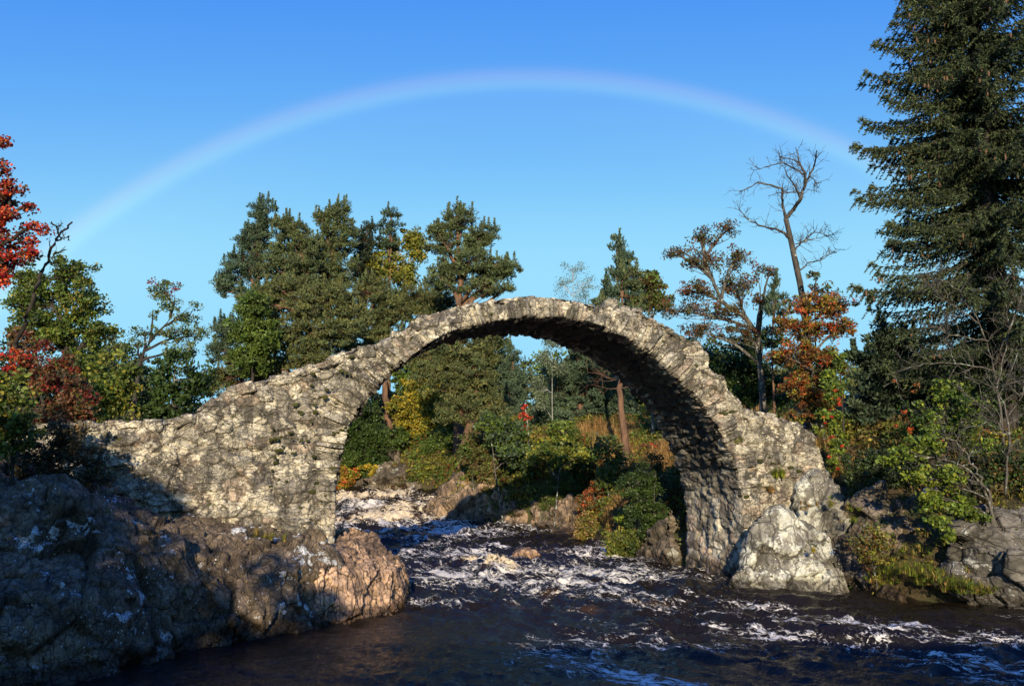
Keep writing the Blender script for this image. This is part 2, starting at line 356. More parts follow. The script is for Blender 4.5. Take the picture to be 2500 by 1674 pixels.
def build_bridge():
    rng = np.random.default_rng(3)
    root = empty('packhorse_bridge', list(BO) + [0.0], 'old ruined humpback packhorse bridge of rough lichened stone, one thin high arch over the river', 'bridge')
    poly = np.concatenate([arc, [[arc[-1, 0], -3], [arc[0, 0], -3]]])
    # two faces of the spandrels and abutments
    for back in (0, 1):
        st = .024 if not back else .06
        u, z = np.meshgrid(np.arange(-16, 5.6, st), np.arange(-.6, 7.4, st), indexing='ij')
        h, t, e = masonry(u, z, .46, .26, 11 + back * 40, .085, .12, .22)
        q3 = np.stack([u.ravel(), z.ravel(), 0 * u.ravel()], 1)
        h = h + (fbm(q3 * .55, 3, 5) * .12).reshape(u.shape)
        wob = (vnoise(q3 * 3.0, 8) * .03).reshape(u.shape)
        zt = ztop(u)
        keep = (z < zt - .02 + wob) & ~pip(u + wob * .6, z + wob, poly)
        edge = np.clip((zt - z) / .12, 0, 1)                      # the masonry rounds off at the ragged top
        h = h - (1 - edge) ** 2 * .06
        P = B3(u, np.where(back, BW, 0.0), z); N = np.broadcast_to(np.array([EV[0], EV[1], 0]) * (1 if back else -1), P.shape)
        v, f, tt = sheet(P, N, h, keep, t)
        if not back: f = f
        else: f = f[:, ::-1]
        me = mesh_from('spandrel_wall', v, f, 4, m_bridge, tt, False, 'POINT'); link('spandrel_wall', me, root)
    # underside of the vault and inner faces of the abutments
    n = len(arc); tg = np.gradient(arc, axis=0); tg /= np.linalg.norm(tg, axis=1)[:, None]
    nrm = np.stack([tg[:, 1], -tg[:, 0]], 1)                       # towards the opening
    vv = np.arange(.0, BW + .01, .025)
    S, V = np.meshgrid(arc_s, vv, indexing='ij')
    jam = np.clip((1.5 - arc[:, 1]) / 1.0, 0, 1) + np.clip((arc[:, 1] - 1.5) * 0, 0, 1)
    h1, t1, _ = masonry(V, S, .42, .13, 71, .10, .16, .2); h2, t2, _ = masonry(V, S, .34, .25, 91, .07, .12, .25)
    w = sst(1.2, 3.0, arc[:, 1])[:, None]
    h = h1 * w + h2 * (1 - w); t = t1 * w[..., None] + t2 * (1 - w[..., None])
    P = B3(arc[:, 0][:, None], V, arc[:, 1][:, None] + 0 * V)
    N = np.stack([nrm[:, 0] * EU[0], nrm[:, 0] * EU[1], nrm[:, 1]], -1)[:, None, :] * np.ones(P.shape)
    v, f, tt = sheet(P, N, h - .02, np.ones(S.shape, bool), t * (.24 + 1.05 * (1 - sst(1.6, 3.0, arc[:, 1])))[:, None, None])  # tint carries painted light: upper vault darkened as shade, low courses brightened as sunlit
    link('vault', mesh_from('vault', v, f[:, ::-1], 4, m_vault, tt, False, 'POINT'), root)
    # the walkway on top
    uu = np.arange(-16, 5.6, .05); V, U = np.meshgrid(np.arange(-.02, BW + .03, .05), uu)
    V, U = V.T.T, U.T.T
    q3 = np.stack([U.ravel(), V.ravel(), 0 * U.ravel()], 1)
    h, t, _ = masonry(U, V, .3, .3, 131, .07, .1, .2)
    P = B3(U, V, ztop(U) - .06); N = np.zeros(P.shape); N[..., 2] = 1
    v, f, tt = sheet(P, N, h, np.ones(U.shape, bool), t * .8)
    link('walkway', mesh_from('walkway', v, f, 4, m_cope, tt, False, 'POINT'), root)
    # arch ring: every voussoir is a slab set on edge, jamb stones are blocks
    A3 = lambda a: np.array([a[0] * EU[0], a[0] * EU[1], a[1]])
    for back in (0, 1):
        b = Buf(); s = 0.0; L = arc_s[-1]
        while s < L - .1:
            i = int(s / .025); z = arc[min(i, n - 1), 1]
            up = sst(1.8, 3.0, z)
            wdt = rng.uniform(.075, .17) * up + rng.uniform(.2, .34) * (1 - up)
            i = min(int((s + wdt / 2) / .025), n - 1)
            ln = rng.uniform(.42, .62) * up + rng.uniform(.25, .5) * (1 - up)
            room = ztop(arc[i, 0]) - arc[i, 1]
            if room * abs(nrm[i, 1]) < .75: ln = min(ln, room * .97 + rng.uniform(-.05, .05))
            lean = rng.normal(0, .06) + (.16 if arc[i, 0] > -4.2 else -.1) * up
            e1 = tg[i] * math.cos(lean) + nrm[i] * math.sin(lean); e2 = -nrm[i] * math.cos(lean) + tg[i] * math.sin(lean)
            dep = rng.uniform(.22, .4); c2 = arc[i] - nrm[i] * (ln / 2 - .02)
            fr = rng.uniform(-.035, .035)
            c = B3(c2[0], (dep - .06 + fr) if not back else BW - dep + .06 - fr, c2[1])
            t = STONE[rng.integers(0, 6)] * rng.uniform(.55, 1.3)
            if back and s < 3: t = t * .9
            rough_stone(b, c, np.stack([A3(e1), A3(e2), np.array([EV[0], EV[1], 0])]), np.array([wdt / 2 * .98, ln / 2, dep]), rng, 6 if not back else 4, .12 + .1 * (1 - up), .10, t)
            s += wdt * .93
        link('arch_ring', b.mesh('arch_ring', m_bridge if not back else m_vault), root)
    # loose and bedded coping stones along both upper edges
    b = Buf(); u = -15.8
    while u < 5.0:
        sz = rng.uniform(.06, .15) * (1.55 if u < -6.5 else 1.0)
        for v0 in (.12, BW * .5, BW - .12):
            if v0 == BW * .5 and rng.random() < .5: continue
            a = rng.uniform(0, PI); sl_ = math.atan2(float(ztop(u + .1) - ztop(u - .1)), .2)
            e1 = np.array([math.cos(sl_), math.sin(sl_)]); e2 = np.array([-math.sin(sl_), math.cos(sl_)])
            hh = sz * rng.uniform(.35, .75); x = u + rng.uniform(-.05, .05); 
            c = B3(x, v0 + rng.uniform(-.05, .08), ztop(x) - hh * rng.uniform(.15, .6))
            tb_ = Buf() if v0 == .12 else b
            rough_stone(tb_, c, np.stack([A3(e1), A3(e2), np.array([EV[0], EV[1], 0])]), np.array([sz, hh, sz * rng.uniform(.7, 1.1)]), rng, 5, .3, .16, STONE[rng.integers(0, 6)] * rng.uniform(.65, 1.1))
            if tb_ is not b: link('coping_stone', tb_.mesh('coping_stone', m_bridge), root)
        u += sz * rng.uniform(1.1, 1.8)
    tag(link('coping', b.mesh('coping', m_cope), root), kind='stuff')
    # the stones one notices on top: a boulder near the crown and blocks on the left and right shoulders
    for (px, py, w, hgt, v0, tn) in [(1408, 696, 21, 17, .35, .8), (1439, 706, 11, 9, .25, 1.0), (1462, 712, 14, 12, .2, 1.1), (803, 826, 22, 17, .3, .8), (838, 804, 11, 9, .3, .9), (652, 862, 6, 12, .1, 1.0), (626, 866, 10, 7, .1, 1.2), (441, 966, 24, 15, .12, .75), (512, 976, 19, 14, .10, .9), (1596, 795, 14, 14, .15, 1.2), (1640, 868, 16, 10, .1, 1.1), (1663, 905, 11, 15, .05, 1.0), (1822, 978, 14, 10, .1, 1.2), (1712, 946, 16, 13, 0.06, 1.15), (912, 764, 15, 9, .2, 1.0), (608, 906, 15, 13, .12, 1.0)]:
        u, z = uz(px, py); k = mpp(19.0); bb = Buf()
        rough_stone(bb, np.zeros(3), np.stack([A3([1, 0]), A3([0, 1]), np.array([EV[0], EV[1], 0])]), np.array([w * k * 1.0, hgt * k * 1.0, (w + hgt) * .5 * k]), rng, 14, .45, .13, STONE[rng.integers(0, 6)] * tn)
        o = link('loose_stone', bb.mesh('loose_stone', m_bridge, True), root); o.location = Vector(B3(u, v0, z)); o.location = Vector(B3(u, v0, z)) ; o.matrix_parent_inverse = Matrix.Translation(-root.location)
    # moss cushions growing in the joints
    b = Buf()
    cnt = 0
    while cnt < 110:
        u = rng.uniform(-11, 2.2); z = rng.uniform(1.8, 6.8)
        if z > ztop(u) - .05 or pip(np.array([u]), np.array([z]), poly)[0]: continue
        if rng.random() > (.5 + .5 * (u < -5)) * (1 if z > 2.2 or u > -3 else .4): continue
        s_ = rng.uniform(.012, .036); ax = np.stack([A3([1, 0]), A3([0, 1]), np.array([EV[0], EV[1], 0])])
        c = B3(u, -.06 + rng.uniform(-.02, .04), z)
        rough_stone(b, c, ax, np.array([s_ * rng.uniform(.8, 2.2), s_, s_ * .6]), rng, 4, .8, .45, np.array([.055, .055, .018]) * rng.uniform(.6, 1.3)); cnt += 1
    tag(link('moss', b.mesh('moss', leaf_mat('moss', .0, .95, .05)), root), kind='stuff')
build_bridge()
# ------------------------------------------------------------------ rocks of the banks
m_rock_dark = rock_mat('gneiss_dark', (.225, .165, .105), dark=(.06, .046, .03), lichen=(.72, .72, .68), lic_scale=1.3, lic_thr=.603, lic_edge=.012, moss=.0, stain=.6, stain_scale=.8, rough=.7, bump=.8, wet_z=.15, fine_lic=.07, spec=.18, crack=.5, crack_warp=.8, crack_scale=(6, 6, 3.2))
m_rock_pink = rock_mat('granite_pink', (.56, .36, .22), dark=(.07, .05, .04), lichen=(.55, .5, .42), lic_scale=2.0, lic_thr=.70, lic_edge=.03, stain=.75, stain_scale=.7, rough=.75, bump=.7, wet_z=.1, spec=.3, crack=.8, crack_warp=.7, crack_scale=(3.2, 3.2, 1.3))
m_rock_grey = rock_mat('granite_grey', (.27, .25, .20), dark=(.07, .06, .045), lichen=(.66, .64, .52), lic_scale=1.1, lic_thr=.53, lic_edge=.035, moss=.05, stain=.6, stain_scale=.9, rough=.85, bump=.6, wet_z=.22, fine_lic=.14, crack=.7, crack_scale=(1.5, 1.5, 1.1))
m_rock_brown = rock_mat('rock_brown', (.20, .155, .105), dark=(.035, .03, .022), lichen=(.48, .46, .38), lic_scale=1.3, lic_thr=.60, lic_edge=.03, moss=.06, stain=.7, stain_scale=.8, rough=.85, bump=.7, wet_z=.2, crack=.8, crack_scale=(2.5, 2.5, 1.4))
m_rock_tan = rock_mat('rock_tan', (.38, .26, .16), dark=(.05, .04, .03), lichen=(.5, .47, .4), lic_scale=1.0, lic_thr=.62, lic_edge=.04, moss=.08, stain=.7, stain_scale=.6, rough=.85, bump=.7, wet_z=.3, crack=.8, crack_scale=(1.6, 1.6, .8))
m_rock_slab = rock_mat('rock_slab', (.19, .17, .14), dark=(.05, .045, .035), lichen=(.55, .53, .46), lic_scale=1.3, lic_thr=.60, lic_edge=.03, moss=.05, stain=.6, stain_scale=.9, rough=.85, bump=.7, wet_z=.22, fine_lic=.06, crack=.7, crack_scale=(1.2, 1.5, 2.6), crack_rot=(.3, .5, .2))
RG = 'rock outcrops along the river banks'
def put_rock(label, hulls, voxel, mat, cat='rock', name='rock_outcrop', group=RG, **k):
    o = link(name, rock(name, hulls, voxel, mat, **k)); return tag(o, label, cat, group)
put_rock('huge dark fractured rock with white lichen blotches under the left wall', [
    [(-5.5, 13.2, -.7), (-6.1, 11.5, -.7), (-7.2, 10.4, -.7), (-13, 9.0, -.7), (-14, 17, -.7), (-6, 17.2, -.7), (-4.6, 14.8, -.7), (-6.0, 12.9, .9), (-6.7, 12.0, .9), (-8.5, 11.1, 1.2), (-7.0, 13.9, 2.35), (-7.6, 13.0, 2.3), (-9, 12.4, 2.5), (-13, 12, 2.9), (-10, 16.5, 3.1), (-6.6, 15.8, 1.9), (-5.6, 14.4, 1.5)],
    [(-5.6, 13.4, -.7), (-4.3, 14.6, -.7), (-3.35, 15.6, -.7), (-3.2, 17.8, -.7), (-7, 17.6, -.7), (-5.5, 14.3, 1.2), (-4.6, 15.0, .95), (-3.75, 16.0, .9), (-3.6, 17.2, 1.25), (-5.0, 16.2, 1.35), (-6.4, 15.2, 1.85), (-6.6, 17.4, 1.8)]],
    .04, m_rock_dark, s=3, big=.16, plates=((1.5, .10, .05), (.55, .05, .03), (.2, .02, .01)), stretch=(1.5, 1.5, .6), rot=.35)
put_rock('pink sunlit block of cracked rock at the foot of the left bridge pier', [
    [(-3.7, 15.65, -.7), (-2.9, 16.2, -.7), (-2.25, 17.3, -.7), (-2.1, 18.2, -.7), (-2.5, 20.5, -.7), (-5, 20.5, -.7), (-5.2, 17.5, -.7), (-3.65, 16.1, 1.0), (-2.95, 16.75, .8), (-2.45, 17.5, .65), (-2.35, 18.2, .75), (-3.0, 18.6, 1.32), (-3.5, 19.2, 1.45), (-4.3, 17.5, 1.3), (-5, 19.5, 1.3)]],
    .026, m_rock_pink, s=21, big=.05, plates=((.9, .045, .05), (.36, .028, .03), (.15, .012, .01)), stretch=(1.5, 1.5, .6), rot=.25)
put_rock('big pale grey pointed boulder crusted with white lichen at the right pier', [
    [(5.05, 20.0, -.6), (5.7, 19.2, -.6), (6.3, 18.95, -.6), (7.2, 19.1, -.6), (7.95, 19.5, -.6), (8.0, 21.0, -.6), (5.6, 21, -.6), (5.6, 19.7, .6), (5.75, 19.9, 1.35), (6.2, 20.0, 1.9), (6.45, 20.1, 1.97), (6.95, 20.0, 1.6), (7.4, 20.0, 1.2), (7.75, 19.8, .55), (7, 20.8, 1.6)]],
    .032, m_rock_grey, s=35, big=.09, plates=((1.1, .1, .05), (.35, .025, .02)), stretch=(1, 1, .8), rot=.3)
put_rock('small lichened boulder in the water left of the pointed boulder', [
    [(4.75, 19.5, -.5), (5.2, 18.95, -.5), (5.9, 19.0, -.5), (5.9, 19.9, -.5), (4.9, 20.1, -.5), (4.95, 19.5, .2), (5.15, 19.4, .52), (5.5, 19.5, .55), (5.75, 19.4, .3), (5.5, 19.9, .5)]],
    .028, m_rock_grey, 'boulder', 'boulder', 'boulders in and beside the water', s=44, big=.05, plates=((.6, .05, .03), (.22, .02, .015)))
put_rock('grey rounded rock shoulder above the pointed boulder against the bridge wall', [
    [(6.6, 21.0, .4), (8.7, 20.4, .3), (9.0, 22.4, .4), (6.8, 22.3, .4), (6.9, 20.8, 1.7), (7.2, 20.9, 2.35), (7.75, 20.9, 2.75), (8.2, 21.0, 2.4), (8.6, 20.8, 1.6), (8.3, 22, 2.7), (7.4, 22.0, 2.6)]],
    .034, m_rock_grey, s=57, big=.1, plates=((1.0, .08, .04), (.33, .025, .02)))
put_rock('brown weathered rock face below the leafy branch on the right bank', [
    [(7.9, 19.6, -.4), (9.4, 18.9, -.4), (11, 19.0, -.4), (11.2, 21, -.4), (8, 21.6, -.4), (8.2, 20.2, 1.0), (8.8, 20.0, 1.75), (9.6, 19.9, 1.9), (10.6, 19.8, 2.0), (9.5, 19.3, .8), (8.6, 21, 2.2), (11, 21, 2.3)]],
    .04, m_rock_brown, s=63, big=.2, plates=((.8, .2, .08), (.3, .05, .03)), stretch=(1.2, 1.2, .7))
put_rock('large grey slab of layered rock at the right edge by the water', [
    [(9.3, 18.2, -.5), (10.4, 17.0, -.5), (13, 15.6, -.5), (14, 19, -.5), (10, 19.6, -.5), (9.5, 18.4, .55), (9.9, 18.3, 1.5), (10.4, 18.4, 1.85), (12, 17.8, 2.2), (10.4, 17.5, .9), (11.5, 16.7, .8), (13.5, 16.5, 1.8)]],
    .036, m_rock_slab, s=71, big=.10, plates=((1.2, .17, .08), (.4, .04, .03)), stretch=(.7, .9, 1.5), rot=.5)
put_rock('tan and grey cliff rock promontory beside the rapids beyond the arch', [
    [(-4.9, 39.2, -.6), (-3.2, 37.2, -.6), (0.5, 35, -.6), (1.8, 36, -.6), (1, 42, -.6), (-3.8, 42.5, -.6), (-3.9, 39.3, 1.0), (-3.0, 39.0, 1.6), (-2.6, 39.0, 2.0), (-1.0, 38.6, 2.5), (.2, 38.0, 2.5), (1.2, 38, 2.6), (.5, 36.2, 1.0), (-2.0, 37.6, .9), (-1, 41, 2.9)]],
    .07, m_rock_tan, s=83, big=.2, plates=((1.2, .16, .08), (.45, .08, .05)), stretch=(1.2, 1.2, .7), rot=.4)
put_rock('low tan rock on the far bank under the bushes near the arch centre', [
    [(.6, 35.2, -.5), (2.2, 32.0, -.5), (3.2, 32.6, -.5), (2.4, 37, -.5), (1, 35.6, .8), (1.9, 33.6, .9), (2.4, 34, 1.5), (2.2, 36, 1.8)]],
    .06, m_rock_tan, s=91, big=.25, plates=((.9, .2, .08), (.35, .06, .04)))
put_rock('grey rock at the waterline behind the bushes beside the right pier', [
    [(3.4, 25.6, -.5), (4.6, 24.0, -.5), (5.6, 24.5, -.5), (5, 27, -.5), (3.9, 25.8, .5), (4.6, 24.8, .9), (5.0, 25.6, 1.5)]],
    .05, m_rock_brown, s=95, big=.15, plates=((.7, .12, .06), (.3, .05, .03)))
put_rock('pale grey rocks on the far left bank below the dry grass slope', [
    [(-8.6, 45.0, .4), (-4.6, 44.6, .4), (-4.8, 47, .8), (-8.6, 48, .8), (-7.8, 45.6, 2.3), (-6.8, 45.6, 2.6), (-5.6, 45.6, 2.7), (-6.5, 47, 3.6)]],
    .08, m_rock_brown, s=101, big=.3, plates=((1.1, .3, .1), (.4, .08, .05)))
for (px, py, w, h, Y, lb, mt, sd) in [(1207, 1262, 34, 22, 0, 'brown wet boulder breaking the surface in mid river beyond the arch', m_rock_pink, 111), (1005, 1103, 20, 10, 46.5, 'small reddish boulder at the top of the rapids', m_rock_tan, 113), (2040, 1352, 30, 20, 0, 'dark wet stone at the edge of the grass on the right bank', m_rock_dark, 117)]:
    c = onz(px, py + h * .5) if not Y else at(px, py, Y); k = mpp(c[1]); w *= k; h *= k; rg = np.random.default_rng(sd)
    pts = [(c[0] + w * math.cos(a) * r_ * rg.uniform(.8, 1.1), c[1] + w * math.sin(a) * r_ * rg.uniform(.8, 1.1), c[2] + z_ * h) for (r_, z_) in ((1, -1.2), (1.0, 0), (.6, .75), (.2, 1.0)) for a in np.arange(0, 6.28, .8)]
    put_rock(lb, [pts], .03 if not Y else .06, mt, 'boulder', 'boulder', 'boulders in and beside the water', s=sd, big=.05, plates=((.5, .05, .03), (.2, .02, .015)))
# ------------------------------------------------------------------ river: one sheet that steps down a rapid
SH_L = np.array([(-60, -7), (-12, -3.6), (-6, -3.8), (4, -8), (10, -8.4), (13, -7.2), (16, -5.2), (18, -4.0), (22, -4.6), (28, -7), (34, -8.2), (38, -8.4), (42, -8.8), (44.5, -10), (46, -14), (50, -19), (60, -26), (90, -40), (400, -60)])
SH_R = np.array([(-60, 18), (5, 15.5), (10, 13.5), (17, 11), (19, 8.9), (20.5, 7.4), (22, 6.0), (24, 5.0), (25, 4.3), (29, 3.3), (34.5, 2.2), (37, -1.0), (39.5, -3.4), (42, -3.4), (44, -4.2), (45.2, -6.0), (47, -8.2), (50, -11.5), (60, -18), (90, -30), (400, -50)])
def shl(y): return np.interp(y, SH_L[:, 0], SH_L[:, 1])
def shr(y): return np.interp(y, SH_R[:, 0], SH_R[:, 1])
def zwater(x, y): return 1.45 * sst(34.5, 46, y + .25 * x) + .35 * sst(46, 60, y)
def build_water():
    yy = np.concatenate([np.linspace(-60, 4, 20)[:-1], 4 * (62 / 4.) ** np.linspace(0, 1, 760), [75, 100, 160, 400]])
    na = 620; A = np.linspace(-.78, .78, na)
    Y, T = np.meshgrid(yy, A, indexing='ij'); X = T * np.maximum(np.abs(Y), 12) * 1.05
    L = shl(Y) - 2.5; Rr = shr(Y) + 2.5
    X = np.where(Y < 4, L + (Rr - L) * (T + .78) / 1.56, X)
    p = np.stack([X.ravel(), Y.ravel(), 0 * X.ravel()], 1)
    ca, sa = math.cos(R(38)), math.sin(R(38)); flow = np.stack([(p[:, 0] * ca - p[:, 1] * sa) * .62, (p[:, 0] * sa + p[:, 1] * ca) * 1.1, 0 * p[:, 0]], 1)
    x, y = p[:, 0], p[:, 1]
    # how rough the water is from place to place
    mid = np.exp(-((x - (-.7 + (y - 26) * -.15)) / 4.2) ** 2)
    turb = np.clip(.22 + .95 * sst(13, 18.5, y + .45 * x) * (1 - .55 * sst(6, 10, x)), 0, 1.2)
    turb = turb * (1 - .45 * sst(4, 9, x) * sst(15, 19, y)) + .55 * sst(33, 37, y) * (1 - sst(48, 53, y))
    calm = sst(-1.2, -3.0, x - (y - 12) * .25) * sst(17.5, 14, y); turb = turb * (1 - .75 * calm); turb = turb + 0
    w = np.stack([fbm(p * .6, 2, 3), fbm(p * .6, 2, 9), 0 * x], 1) * .5
    a = np.clip(1 - np.abs(fbm(flow * .75 + w, 3, 21)), 0, 1); b = np.clip(1 - np.abs(fbm(flow * 1.9 + w * 1.5, 3, 33)), 0, 1); c = fbm(flow * 5.2 + w, 3, 45)
    h = turb * (.15 * a ** 2.2 + .10 * b ** 2 + .03 * c) + .032 * fbm(flow * 2.6, 3, 61) + .018 * (1 - np.abs(fbm(flow * 7.0, 3, 65)))
    crest = np.zeros(len(x)); cr = []
    for (px, py, rx, ry, am) in [(1130, 1300, 34, 10, .30), (1080, 1285, 24, 6, .17), (1175, 1305, 22, 8, .18), (1275, 1362, 42, 9, .16), (1235, 1262, 40, 9, .12), (870, 1190, 70, 8, .2), (900, 1160, 60, 6, .2), (850, 1128, 70, 6, .22), (950, 1120, 50, 5, .2), (1350, 1395, 60, 5, .10), (1180, 1392, 40, 5, .10), (1195, 1470, 14, 5, .12), (1500, 1385, 50, 6, .08)]:
        q = onz(px, py, 0 if py > 1200 else 1.45 * (1200 - py) / 90); k = mpp(q[1]); g = np.exp(-((x - q[0]) / (rx * k)) ** 2 - ((y - q[1]) / (ry * k * 3.2 + .12)) ** 2)
        n_ = .45 + .7 * vnoise(p * 4.5, 77) + .45 * vnoise(p * 11, 78)
        crest += g; h += am * g * n_
    z = zwater(x, y) + h - .12
    # foam: streaks where the water is thrown about, webs drifting away from it
    big = fbm(flow * .45 + 3, 3, 81); st = fbm(flow * [.55, 1.2, 1], 3, 91)
    dens = .05 + .30 * turb + .20 * big + .26 * st + .30 * (b - .7) * turb + .24 * np.clip(crest, 0, 1) * (.7 + .8 * vnoise(p * 3.5, 79))
    dens = dens + (.0 + .30 * vnoise(p * [.7, 1.6, 1], 80)) * sst(35, 38, y + .2 * x) * (1 - sst(50, 56, y)) + .16 * sst(4.5, 9, x - 0 * y) * sst(15.5, 11, y) * 1.2 + .10
    edge = np.exp(-((x - .9 - (13.5 - y) * .75) / .9) ** 2) * sst(15.5, 12, y); dens += .28 * edge
    dens -= .5 * sst(-.2, -1.6, x - (y - 12) * .22) * sst(18, 15.5, y)
    dens -= .35 * sst(4.5, 7, x) * sst(16.3, 17.8, y)
    dens += .05 * sst(-1.5, 2.5, x) * sst(16, 13.5, y)
    keep = ((X > L) & (X < Rr))
    v, f, _ = sheet(np.stack([X, Y, z.reshape(X.shape)], -1), np.zeros(X.shape + (3,)), 0 * X, keep, np.zeros(X.shape + (3,)))
    k = keep.ravel(); i = np.arange(X.shape[0] - 1)[:, None] * X.shape[1] + np.arange(X.shape[1] - 1)[None, :]
    ff = np.stack([i, i + X.shape[1], i + X.shape[1] + 1, i + 1], -1).reshape(-1, 4); used = np.unique(ff[k[ff].all(1)])
    m, nt = mat_new('river_water')
    at_ = nd(nt, 'Attribute', attribute_name='tint'); sp = nd(nt, 'SeparateColor', {0: at_.outputs['Color']})
    dn, cr_ = sp.outputs[0], sp.outputs[1]
    tc = nd(nt, 'TexCoord').outputs['Object']
    wv = nd(nt, 'TexNoise', {'Vector': tc, 'Scale': 1.3, 'Detail': 4.0, 'Roughness': .6}).outputs['Color']
    wvs = nd(nt, 'VectorMath', {0: wv, 1: (.55, .55, 0)}, operation='MULTIPLY').outputs[0]
    vv = nd(nt, 'VectorMath', {0: tc, 1: wvs}, operation='ADD').outputs[0]
    mp = nd(nt, 'Mapping', {'Vector': nd(nt, 'Mapping', {'Vector': vv, 'Rotation': (0, 0, R(38))}).outputs[0], 'Scale': (.5, 1.35, 1)}).outputs[0]
    def web(scale, lo, hi):
        n1 = nd(nt, 'TexNoise', {'Vector': mp, 'Scale': scale, 'Detail': 6.0, 'Roughness': .62, 'Distortion': .6}).outputs['Fac']
        return ramp(nt, math_(nt, 'ABSOLUTE', math_(nt, 'SUBTRACT', n1, .5)), lo, hi, 1, 0)
    w1 = web(2.0, .0, .06); w2 = web(5.6, .0, .07); w3 = web(14.0, 0, .09)
    sp2 = nd(nt, 'TexNoise', {'Vector': mp, 'Scale': 18.0, 'Detail': 3.0, 'Roughness': .7}).outputs['Fac']
    pat = math_(nt, 'ADD', math_(nt, 'MULTIPLY', w1, .30), math_(nt, 'MULTIPLY', w2, .24)); pat = math_(nt, 'ADD', pat, math_(nt, 'MULTIPLY', w3, .16)); pat = math_(nt, 'ADD', pat, math_(nt, 'MULTIPLY', math_(nt, 'SUBTRACT', sp2, .5), .45))
    foam = ramp(nt, math_(nt, 'ADD', pat, dn), .86, 1.09, 0, 1)
    foamc = mixc(nt, ramp(nt, math_(nt, 'ADD', cr_, math_(nt, 'MULTIPLY', math_(nt, 'SUBTRACT', nd(nt, 'TexNoise', {'Vector': tc, 'Scale': 1.1, 'Detail': 3.0}).outputs['Fac'], .5), .9)), .15, .6), (.76, .70, .60), (.72, .58, .38))
    peat = mixc(nt, ramp(nt, cr_, .1, .9), (.012, .009, .006), (.04, .022, .010))
    b1 = nd(nt, 'TexNoise', {'Vector': tc, 'Scale': 5.0, 'Detail': 6.0, 'Roughness': .6}).outputs['Fac']
    b2 = nd(nt, 'TexNoise', {'Vector': tc, 'Scale': 26.0, 'Detail': 3.0}).outputs['Fac']
    hh = math_(nt, 'ADD', b1, math_(nt, 'MULTIPLY', b2, .22)); hh = math_(nt, 'ADD', hh, math_(nt, 'MULTIPLY', foam, .25))
    bp = nd(nt, 'Bump', {'Height': hh, 'Strength': .9, 'Distance': .07})
    wtr = nd(nt, 'BsdfPrincipled', {'Base Color': peat, 'Roughness': .07, 'IOR': 1.333, 'Specular IOR Level': .33, 'Normal': bp.outputs[0]})
    fo = nd(nt, 'BsdfPrincipled', {'Base Color': foamc, 'Roughness': .8, 'Specular IOR Level': .1, 'Normal': bp.outputs[0]})
    mx = nd(nt, 'MixShader', {0: foam, 1: wtr.outputs[0], 2: fo.outputs[0]})
    nd(nt, 'OutputMaterial', {0: mx.outputs[0]})
    t = np.stack([dens, np.clip(crest, 0, 1) + .75 * sst(36, 39, y) * (.5 + .5 * big), 0 * x], 1)[used]
    tag(link('water', mesh_from('water', v, f, 4, m, t, True, 'POINT')), kind='structure')
build_water()
# ------------------------------------------------------------------ ground: one sheet from the river bed to the horizon
def zground(x, y):
    l = shl(y); r = shr(y); d = np.maximum(l - x, x - r)               # distance inland, negative in the river
    left = (l - x) > (x - r)
    dd = np.maximum(d, 0)
    hl = 3.2 * (1 - np.exp(-dd / 1.1)) + .03 * np.minimum(dd, 60)
    hl = hl * (.42 + .58 * sst(16.6, 18.2, y))
    hl = np.where(y > 38, 4.2 * (1 - np.exp(-dd / 2.0)) + .05 * np.minimum(dd, 60), hl)
    hr = 1.2 * (1 - np.exp(-dd / .8)) + 2.4 * (1 - np.exp(-dd / (4.5 - 2.4 * sst(24, 27, y)))) + .05 * np.minimum(dd, 60)
    hr = hr + (3.4 * (1 - np.exp(-dd / 4.0)) + .05 * np.minimum(dd, 60) - hr) * sst(43.5, 45, y)
    return zwater(x, y) + np.where(d < 0, np.maximum(-1.2, d * 1.2), np.where(left, hl, hr) - .05)
def zsurf(x, y):
    p = np.stack([x, y, 0 * x], 1); z = zground(x, y); d = np.maximum(shl(y) - x, x - shr(y)); on = sst(0, 1.0, d); rr = np.hypot(x, y); near = sst(300, 60, rr)
    return z + on * (fbm(p * .35, 3, 5) * .28 + fbm(p * 1.6, 3, 15) * .09) * near + (fbm(p * .004, 3, 25) * 10 * (1 - near) * sst(60, 500, rr))
def build_ground():
    def ax(a, b, fine, lim):
        c = np.arange(a, b, fine); o1 = b * 1.0 + np.cumsum(np.geomspace(fine, lim / 6, 36)); o0 = a - np.cumsum(np.geomspace(fine, lim / 6, 36)); return np.concatenate([o0[::-1], c, o1])
    X, Y = np.meshgrid(ax(-22, 24, .16, 2400), ax(2, 56, .16, 2400), indexing='ij')
    p = np.stack([X.ravel(), Y.ravel(), 0 * X.ravel()], 1); x, y = p[:, 0], p[:, 1]
    z = zsurf(x, y)
    P = np.stack([X, Y, z.reshape(X.shape)], -1); v, f, _ = sheet(P, 0 * P, 0 * X, np.ones(X.shape, bool), 0 * P)
    m, nt = mat_new('ground_soil'); c = coords(nt); n1 = noise_(nt, c, .8, 6, .6); n2 = noise_(nt, c, 7, 6, .7)
    cc = mixc(nt, ramp(nt, n1, .42, .6), (.065, .05, .026), (.05, .062, .018)); cc = mixc(nt, ramp(nt, n2, .5, .72), cc, (.15, .09, .035))
    b = nd(nt, 'Bump', {'Height': n2, 'Strength': .8, 'Distance': .08})
    nd(nt, 'OutputMaterial', {0: nd(nt, 'BsdfPrincipled', {'Base Color': cc, 'Roughness': .95, 'Specular IOR Level': .1, 'Normal': b.outputs[0]}).outputs[0]})
    tag(link('ground', mesh_from('ground', v, f, 4, m, None, True)), kind='structure')
build_ground()
